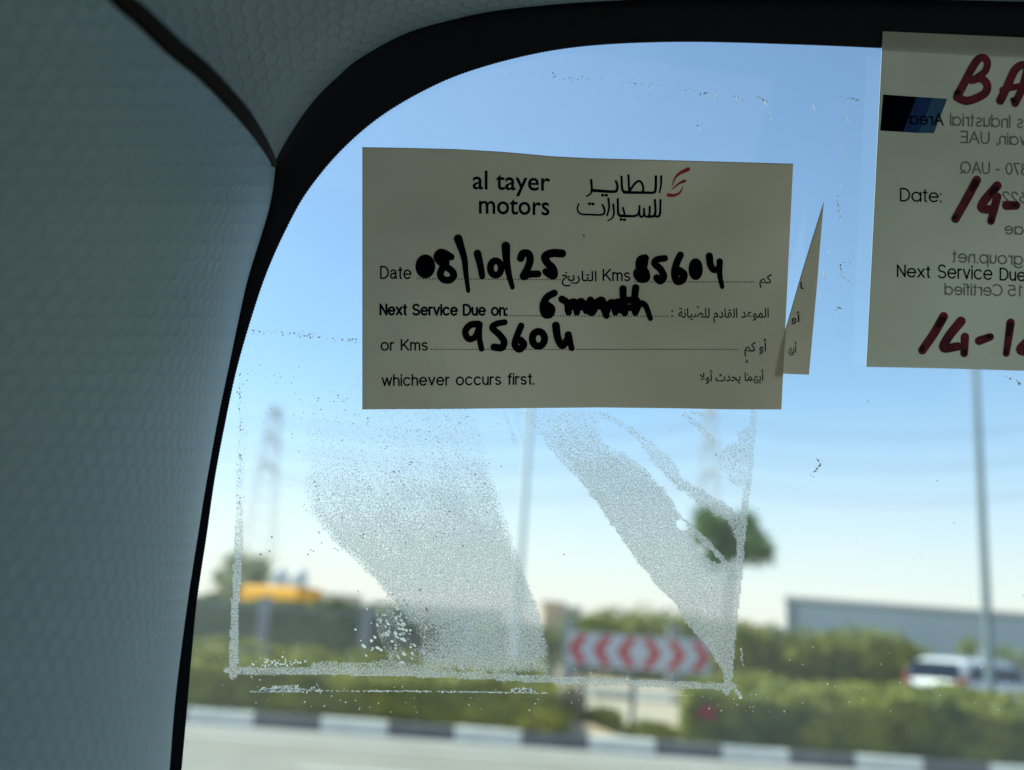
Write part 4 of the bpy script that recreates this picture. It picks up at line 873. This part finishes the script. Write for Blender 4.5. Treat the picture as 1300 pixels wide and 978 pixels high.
# shrubs by the fence
row = [(735, 800, 45, 1.3), (762, 795, 44, 1.3), (790, 793, 46, 1.5), (822, 793, 43, 1.3), (852, 796, 45, 1.3), (880, 802, 44, 1.2), (915, 808, 46, 1.2)]
desc = ['leftmost of the shrubs over the chevron board', 'second shrub from the left over the chevron board', 'tall shrub over the left arrows of the chevron board', 'shrub over the middle of the chevron board', 'shrub over the right arrows of the chevron board', 'shrub over the right end of the chevron board', 'shrub behind the lower corner of the glue patch']
for i, (x, y, d, s) in enumerate(row):
    p = W(x, y, d); top = W(x, y - 19, d).z; bush('shrub', (p.x, d, top * .5), (s, 1, top * .55), 3500, (M_shrub, M_hedge2)[i % 2], desc[i], 'shrub', 60 + i, .09, 'shrubs behind the chevron board')
row = [(945, 800, 41), (985, 806, 42), (1020, 812, 41), (1052, 812, 40), (1085, 808, 42), (1118, 812, 41), (1150, 826, 41)]
d2 = ['shrub right beside the glue patch corner, in front of the fence pillar', 'pale shrub at the left corner of the grey warehouse', 'shrub under the dark column of the grey warehouse', 'grey green shrub between the two right fence pillars', 'tallest shrub in front of the grey warehouse', 'shrub behind the right fence pillar', 'last low shrub left of the white car']
for i, (x, y, d) in enumerate(row):
    p = W(x, y, d); top = p.z; d = (36.6, 39.6, 36.4, 37.0, 39.5, 36.8, 36.6)[i]; p = W(x, y, d); top = p.z * 1.08; bush('shrub', (p.x, d, top * .5), (1.15 + .25 * (i % 3), .8, top * .56), 6500, (M_hedge, M_shrub, M_hedge2)[i % 3], d2[i], 'shrub', 80 + i, .08, 'shrubs in front of the grey warehouse')
for i, (x, y, d, lab) in enumerate(((1232, 812, 46, 'small round shrub against the grey warehouse left of the lamp post'), (1275, 824, 46, 'shrub against the grey warehouse right of the lamp post'), (1312, 826, 47, 'shrub against the grey warehouse at the right photo edge'))):
    p = W(x, y, d); bush('shrub', (p.x, d, p.z * .5), (.85, .8, p.z * .55), 3000, M_shrub, lab, 'shrub', 95 + i, .09)
# left: hedge behind the fence
xa, xb = W(200, 790, 41).x, W(520, 800, 41).x
hedge('tall_hedge', xa, xb, 40, 42, 1.95, 2.1, 26000, M_shrub, 'dark green hedge behind the bars of the left fence', 'hedge', 41, .08, wav=.5)
xa2 = W(530, 800, 41).x; hedge('tall_hedge', xa2, W(705, 800, 41).x, 40, 42, 1.7, 1.8, 10000, M_hedge, 'hedge hidden behind the frosted glue left of the chevron board', 'hedge', 43, .08, wav=.5)

# fence with pillars
def fence(name, x0, x1, y, pill, label, group=None, h=2.0):
    root = empty(name, ((x0 + x1) / 2, y, 0), label, 'fence', group)
    for x in pill:
        mb = MB(); mb.box(x - .19, x + .19, y - .19, y + .19, 0, h + .15); mb.box(x - .23, x + .23, y - .23, y + .23, h + .15, h + .24); mb.make('pillar', M_conc, root)
    mb = MB(); x = x0
    while x < x1:
        mb.box(x - .018, x + .018, y - .015, y + .015, .15, h); x += .22
    tag(mb.make('bars', M_bars, root), kind='stuff')
    for z in (.3, h - .15):
        mb = MB(); mb.box(x0, x1, y - .035, y - .014, z, z + .05); mb.make('rail', M_bars, root)
lp = [W(x, 790, YF).x for x in (205, 335, 465, 595, 725)]
fence('fence', lp[0], lp[-1], YF, lp, 'dark bar fence with grey pillars left of the chevron board', h=2.0)
rp_ = [W(x, 820, YF).x for x in (855, 985, 1118, 1250, 1385)]
fence('fence', rp_[0], rp_[-1], YF, rp_, 'dark bar fence with pale pillars right of the chevron board', h=2.0)

# warehouse
YW = 70.0; wx0 = W(998, 790, YW).x; wx1 = wx0 + 34; wz = W(1000, 762, YW).z
wh = empty('warehouse', (wx0 + 17, YW + 8, 0), 'long blue grey metal warehouse with a pale roof edge on the right', 'building')
pr = []; x = wx0; 
mb = MB(); n = 0; vs = []
while x < wx1:
    for dx, dy in ((0, 0), (.10, -.05), (.25, -.05), (.35, 0)): vs += [(x + dx, YW + dy, .3), (x + dx, YW + dy, wz)]
    x += .5
fs = [(i, i + 2, i + 3, i + 1) for i in range(0, len(vs) - 2, 2)]
mk('cladding_wall', vs, fs, M_wh, wh)
kx = (YW + 16) / YW; bl_ = wx0 * kx + 1
def plan(x0, z0, z1, y0, m, nm): MB().prism([(x0, y0, z0), (wx1, y0, z0), (wx1, YW + 16, z0), (bl_ + (x0 - wx0), YW + 16, z0)], (0, 0, z1 - z0)).make(nm, m, wh)
plan(wx0 + .02, 0, wz - .05, YW + .02, M_wh, 'wall')
plan(wx0 - .15, wz, wz + .28, YW - .16, M_whtrim, 'roof')
mb = MB(); mb.box(wx0 - .1, wx1, YW - .12, YW - .04, wz - .18, wz); mb.make('gutter', M_dk, wh)
for xx in (W(1001, 790, YW).x, W(1009, 790, YW).x): 
    mb = MB(); mb.box(xx - .09, xx + .09, YW - .16, YW - .055, 0, wz - .2); mb.make('downpipe', M_dk, wh)
# far buildings
def building(px0, px1, pyt, d, m, label, fl=2, px=None):
    xa, xb = W(px0, 785, d).x, W(px1, 785, d).x; z = W((px0 + px1) / 2, pyt, d).z
    root = empty('building', ((xa + xb) / 2, d, 0), label, 'building')
    mb = MB(); mb.box(xa, xb, d, d + 9, 0, z); mb.make('wall', m, root)
    mb = MB(); mb.box(xa - .15, xb + .15, d - .15, d + 9.15, z, z + .35); mb.make('roof', m, root)
    nfl = max(1, int(z / 3.2)); nw = max(2, int((xb - xa) / 3))
    proto = None
    for j in range(nfl):
        for i in range(nw):
            x = xa + (i + .5) * (xb - xa) / nw; zc = 1.7 + j * (z - .8) / nfl
            if proto is None:
                mb = MB(); mb.box(-.6, .6, -.03, .05, -.6, .6); proto = mb.make('window', M_win, None); proto.parent = root; o = proto
            else: o = proto.copy(); col.objects.link(o)
            o.parent = root; o.location = (x - (xa + xb) / 2, 0, zc)
building(240, 292, 763, 120, M_bld[2], 'pinkish low building at the far left beside the black border')
building(398, 446, 757, 130, M_bld[3], 'pale cream building right of the yellow bus')
building(690, 716, 768, 110, M_bld[0], 'sand coloured building left above the chevron board')
building(712, 738, 774, 125, M_bld[1], 'grey building behind the shrubs left above the chevron board')
building(930, 996, 797, 150, M_bld[2], 'low pink building in the haze left of the grey warehouse')
building(470, 640, 772, 150, M_bld[3], 'long cream building behind the frosted glue')
# white tanks on a hut behind the bus
YH = 90; xa, xb = W(338, 760, YH).x, W(398, 760, YH).x; zt = W(362, 748, YH).z
ht = empty('hut', ((xa + xb) / 2, YH, 0), 'small hut behind the yellow bus', 'hut'); mb = MB(); mb.box(xa, xb, YH, YH + 3, 0, zt); mb.make('wall', M_bld[1], ht); mb = MB(); mb.box(xa - .1, xb + .1, YH - .1, YH + 3.1, zt, zt + .15); mb.make('roof', M_bld[1], ht)
for px, lab in ((351, 'left one of two white rooftop tanks above the yellow bus'), (376, 'right one of two white rooftop tanks above the yellow bus')):
    p = W(px, 742, YH); t = empty('water_tank', (p.x, YH + 1.2, zt + .15), lab, 'water tank', 'white tanks above the yellow bus')
    mb = MB(); prof = [(0, 0), (.72, 0), (.78, .1), (.78, 1.0), (.72, 1.4), (.5, 1.65), (.2, 1.75), (.2, 1.85), (0, 1.85)]; n = 16
    vs = [(p.x + r_ * math.cos(6.283 * k / n), YH + 1.2 + r_ * math.sin(6.283 * k / n), zt + .15 + z) for r_, z in prof for k in range(n)]
    mk('tank_body', vs, [(j * n + k, j * n + (k + 1) % n, (j + 1) * n + (k + 1) % n, (j + 1) * n + k) for j in range(len(prof) - 1) for k in range(n)], M_white, t, True)

def wheel(parent, x, y, z, r_, wd, M, along='y'):
    mb = MB(); mb.tube([(x, y - wd / 2, z), (x, y + wd / 2, z)], r_, 20).xf(M); o = mb.make('wheel', M_tyre, parent)
    mb = MB(); mb.tube([(x, y - wd / 2 - .01, z), (x, y + wd / 2 + .01, z)], r_ * .6, 14).xf(M); mb.make('rim', M_rim, o)
# yellow bus
YB = 60; p = W(356, 760, YB); M = Matrix.Translation((p.x, YB, 0)) @ Matrix.Rotation(R(-35), 4, 'Z')
bus = empty('yellow_bus', (p.x, YB, 0), 'orange yellow minibus showing its roof above the left fence', 'bus')
L, Wd, H = 2.35, 1.05, 3.25
def sect(hw_, z0, z1, rr=.25):
    return [(-hw_, z0), (-hw_, z1 - rr), (-hw_ + rr * .3, z1 - rr * .3), (-hw_ + rr, z1), (hw_ - rr, z1), (hw_ - rr * .3, z1 - rr * .3), (hw_, z1 - rr), (hw_, z0)]
mb = MB(); mb.prism([(-L, y, z) for y, z in sect(Wd, .45, H, .3)], (2 * L, 0, 0)); mb.xf(M); mb.make('body', M_bus, bus)
for sgn in (-1, 1):
    for k in range(5):
        mb = MB(); x = -L + .25 + k * .92; mb.box(x, x + .82, sgn * (Wd + .005) - .015, sgn * (Wd + .005) + .015, 1.30, 2.0); mb.xf(M); mb.make('window', M_busd, bus)
mb = MB(); mb.box(L - .01, L + .02, -.9, .9, 1.4, 2.4); mb.xf(M); mb.make('windscreen', M_busd, bus)
for sx in (-1.5, 1.5):
    for sy in (-.9, .9): wheel(bus, sx, sy, .45, .45, .25, M)

# white estate car on the far road
YC = 27.9; rear = W(1162, 860, YC)
cc_ = Vector((W(1195, 860, YC).x + 2.35 * math.cos(R(34)), YC + 2.35 * math.sin(R(34)) + .3, 0)); M = Matrix.Translation(cc_) @ Matrix.Rotation(R(34), 4, 'Z') @ Matrix.Scale(1.08, 4)
suv = empty('white_car', tuple(cc_), 'white estate car with roof rails and dark windows behind the right hedge', 'car')
L = 2.35
def loft(secs, name, m, smooth=True):
    """secs: (x, halfwidth, z0, z1, corner)"""
    mb = MB(); n = 12; vs = []
    for x, hw_, z0, z1, c in secs:
        P = [(-hw_ * .96, z0), (-hw_, z0 + (z1 - z0) * .25), (-hw_, z1 - c * 1.2), (-hw_ + c * .25, z1 - c * .35), (-hw_ + c, z1 - .01), (-hw_ * .4, z1 + .01), (hw_ * .4, z1 + .01), (hw_ - c, z1 - .01), (hw_ - c * .25, z1 - c * .35), (hw_, z1 - c * 1.2), (hw_, z0 + (z1 - z0) * .25), (hw_ * .96, z0)]
        vs += [(x, y, z) for y, z in P]
    fs = [(j * n + k, j * n + (k + 1) % n, (j + 1) * n + (k + 1) % n, (j + 1) * n + k) for j in range(len(secs) - 1) for k in range(n)]
    fs += [tuple(range(n))[::-1], tuple(range((len(secs) - 1) * n, len(secs) * n))]
    mb.add(vs, fs).xf(M); return mb.make(name, m, suv, smooth)
loft([(-L, .80, .45, 1.00, .08), (-L + .08, .88, .32, 1.08, .10), (-1.2, .92, .28, 1.10, .10), (.6, .92, .28, 1.08, .10), (1.35, .91, .28, 1.02, .12), (L - .15, .86, .32, .90, .15), (L, .74, .42, .75, .12)], 'body', M_car)
loft([(-L + .06, .80, 1.06, 1.12, .03), (-L + .15, .76, 1.02, 1.47, .14), (-L + .45, .72, 1.02, 1.58, .16), (-.2, .72, 1.02, 1.61, .16), (.35, .71, 1.02, 1.56, .16), (1.30, .78, 1.06, 1.10, .03)], 'cabin', M_car)
# windows stand a little proud of the cabin
for sgn in (-1, 1):
    for x0, x1_, xt0, xt1 in ((-1.95, -1.25, -1.75, -1.25), (-1.12, -.25, -1.12, -.28), (-.15, .85, -.15, .35)):
        yb, yt = sgn * .775, sgn * .735
        P = [(x0, sgn * .80, 1.10), (x1_, sgn * .80, 1.10), (xt1, sgn * .745, 1.45), (xt0, sgn * .745, 1.45)]
        mb = MB(); mb.prism([Vector(q) for q in P], (0, -sgn * .08, 0)); mb.xf(M); mb.make('side_window', M_cg, suv)
    mb = MB(); mb.tube([(-1.8, sgn * .60, 1.58), (-1.6, sgn * .60, 1.65), (-.1, sgn * .60, 1.67), (.2, sgn * .60, 1.60)], .02, 6).xf(M); mb.make('roof_rail', M_rim, suv)
    mb = MB(); mb.prism([(-L - .01, sgn * .56, .92), (-L - .01, sgn * .86, .95), (-L + .03, sgn * .86, 1.14), (-L + .03, sgn * .70, 1.14)], (.09, sgn * .02, 0)); mb.xf(M); mb.make('tail_light', M_tail, suv)
    for sx in (-1.45, 1.45): wheel(suv, sx, sgn * .82, .34, .34, .22, M)
mb = MB(); mb.prism([(-L + .03, -.74, 1.08), (-L + .03, .74, 1.08), (-L + .13, .66, 1.48), (-L + .13, -.66, 1.48)], (-.03, 0, .02)); mb.xf(M); mb.make('rear_window', M_cg, suv)
mb = MB(); mb.box(-L - .04, -L + .02, -.78, .78, .42, .62); mb.xf(M); mb.make('bumper', M_dark, suv)
mb = MB(); mb.box(-L - .015, -L + .03, -.26, .26, .72, .84); mb.xf(M); mb.make('number_plate', M_white, suv)

# lamp posts
M_steel2 = mat('pale_galvanised_steel', (.34, .40, .44), .6, (.30, .36, .40), 1)
def lamp(px, py, d, h, r_, label, m=None):
    m = m or M_steel
    p = W(px, py, d); root = empty('lamp_post', (p.x, d, 0), label, 'lamp post', 'lamp posts')
    mb = MB(); mb.tube([(p.x, d, 0), (p.x, d, .5), (p.x, d, .51), (p.x, d, h)], [r_ * 1.5, r_ * 1.5, r_, r_ * .55], 14); mb.make('pole', m, root, True)
    for s in (-1, 1):
        mb = MB(); mb.tube([(p.x, d, h - .2), (p.x + s * .5, d, h + .15), (p.x + s * 1.6, d, h + .3)], [.05, .045, .04], 8); mb.make('arm', m, root, True)
        mb = MB(); mb.prism([(p.x + s * 1.5, d - .14, h + .24), (p.x + s * 2.2, d - .10, h + .27), (p.x + s * 2.2, d + .10, h + .27), (p.x + s * 1.5, d + .14, h + .24)], (0, 0, .10)); mb.make('lamp_head', m, root)
lamp(1257, 870, 23.0, 9.6, .115, 'grey lamp post rising in front of the white car on the right')
lamp(661, 704, 34.0, 10.6, .15, 'pale distant lamp post rising behind the frosted glue patch under the wide sticker', M_steel2)

# pylons and their wires
M_pyl = mat('pylon_steel', (.58, .52, .46), .6, (.50, .45, .40), .05)
def pylon(px, d, ztop, label):
    p = W(px, 780, d); root = empty('pylon', (p.x, d, 0), label, 'pylon', 'electricity pylons'); mb = MB(); x0 = p.x
    def hw_(z): return 2.6 * (1 - z / ztop) ** 1.2 + .7
    zs = np.linspace(0, ztop, 13)
    for sx in (-1, 1):
        for sy in (-1, 1): mb.tube([(x0 + sx * hw_(z), d + sy * hw_(z), z) for z in zs], .06, 5)
    for a, b in zip(zs[:-1], zs[1:]):
        for s in (-1, 1):
            for u in (-1, 1):
                mb.tube([(x0 - u * hw_(a), d + s * hw_(a), a), (x0 + u * hw_(b), d + s * hw_(b), b)], .028, 4); mb.tube([(x0 + s * hw_(a), d - u * hw_(a), a), (x0 + s * hw_(b), d + u * hw_(b), b)], .028, 4)
    mb.make('lattice', M_pyl, root)
    arms = []
    for z, L_a in ((ztop * .70, 5.0), (ztop * .83, 4.2), (ztop * .95, 3.4)):
        mb = MB()
        for s in (-1, 1):
            for sy in (-1, 1):
                mb.tube([(x0, d + sy * .7, z + .9), (x0, d + s * L_a, z)], .09, 4); mb.tube([(x0, d + sy * .7, z), (x0, d + s * L_a, z)], .09, 4)
            arms.append((x0, d + s * L_a, z - 1.2)); mb.tube([(x0, d + s * L_a, z), (x0, d + s * L_a, z - 1.2)], .10, 5)
        mb.make('crossarm', M_pyl, root)
    return arms
z1_ = W(335, 512, 150).z; z2_ = W(915, 512, 165).z
A1 = pylon(317, 150, z1_, 'left lattice pylon, faint in the sky beside the black border')
A2 = pylon(897, 165, z2_, 'right lattice pylon, faint in the sky behind the small tree')
wl = ['lowest near power line between the two pylons', 'lowest far power line between the two pylons', 'middle near power line between the two pylons', 'middle far power line between the two pylons', 'topmost near power line between the two pylons', 'topmost far power line between the two pylons']
for i, (a, b) in enumerate(zip(A1, A2)):
    a = Vector(a); b = Vector(b); step = b - a; pts = []
    for s in (-1, 0, 1):
        for k in range(12):
            t = k / 12; q = a + step * (s + t); pts.append(q - Vector((0, 0, 3.2 * 4 * t * (1 - t))))
    mb = MB(); mb.tube(pts, .045, 4); wr = mb.make('power_line', M_dark, None, loc=a)
    tag(wr, wl[i], 'power line', 'power lines')
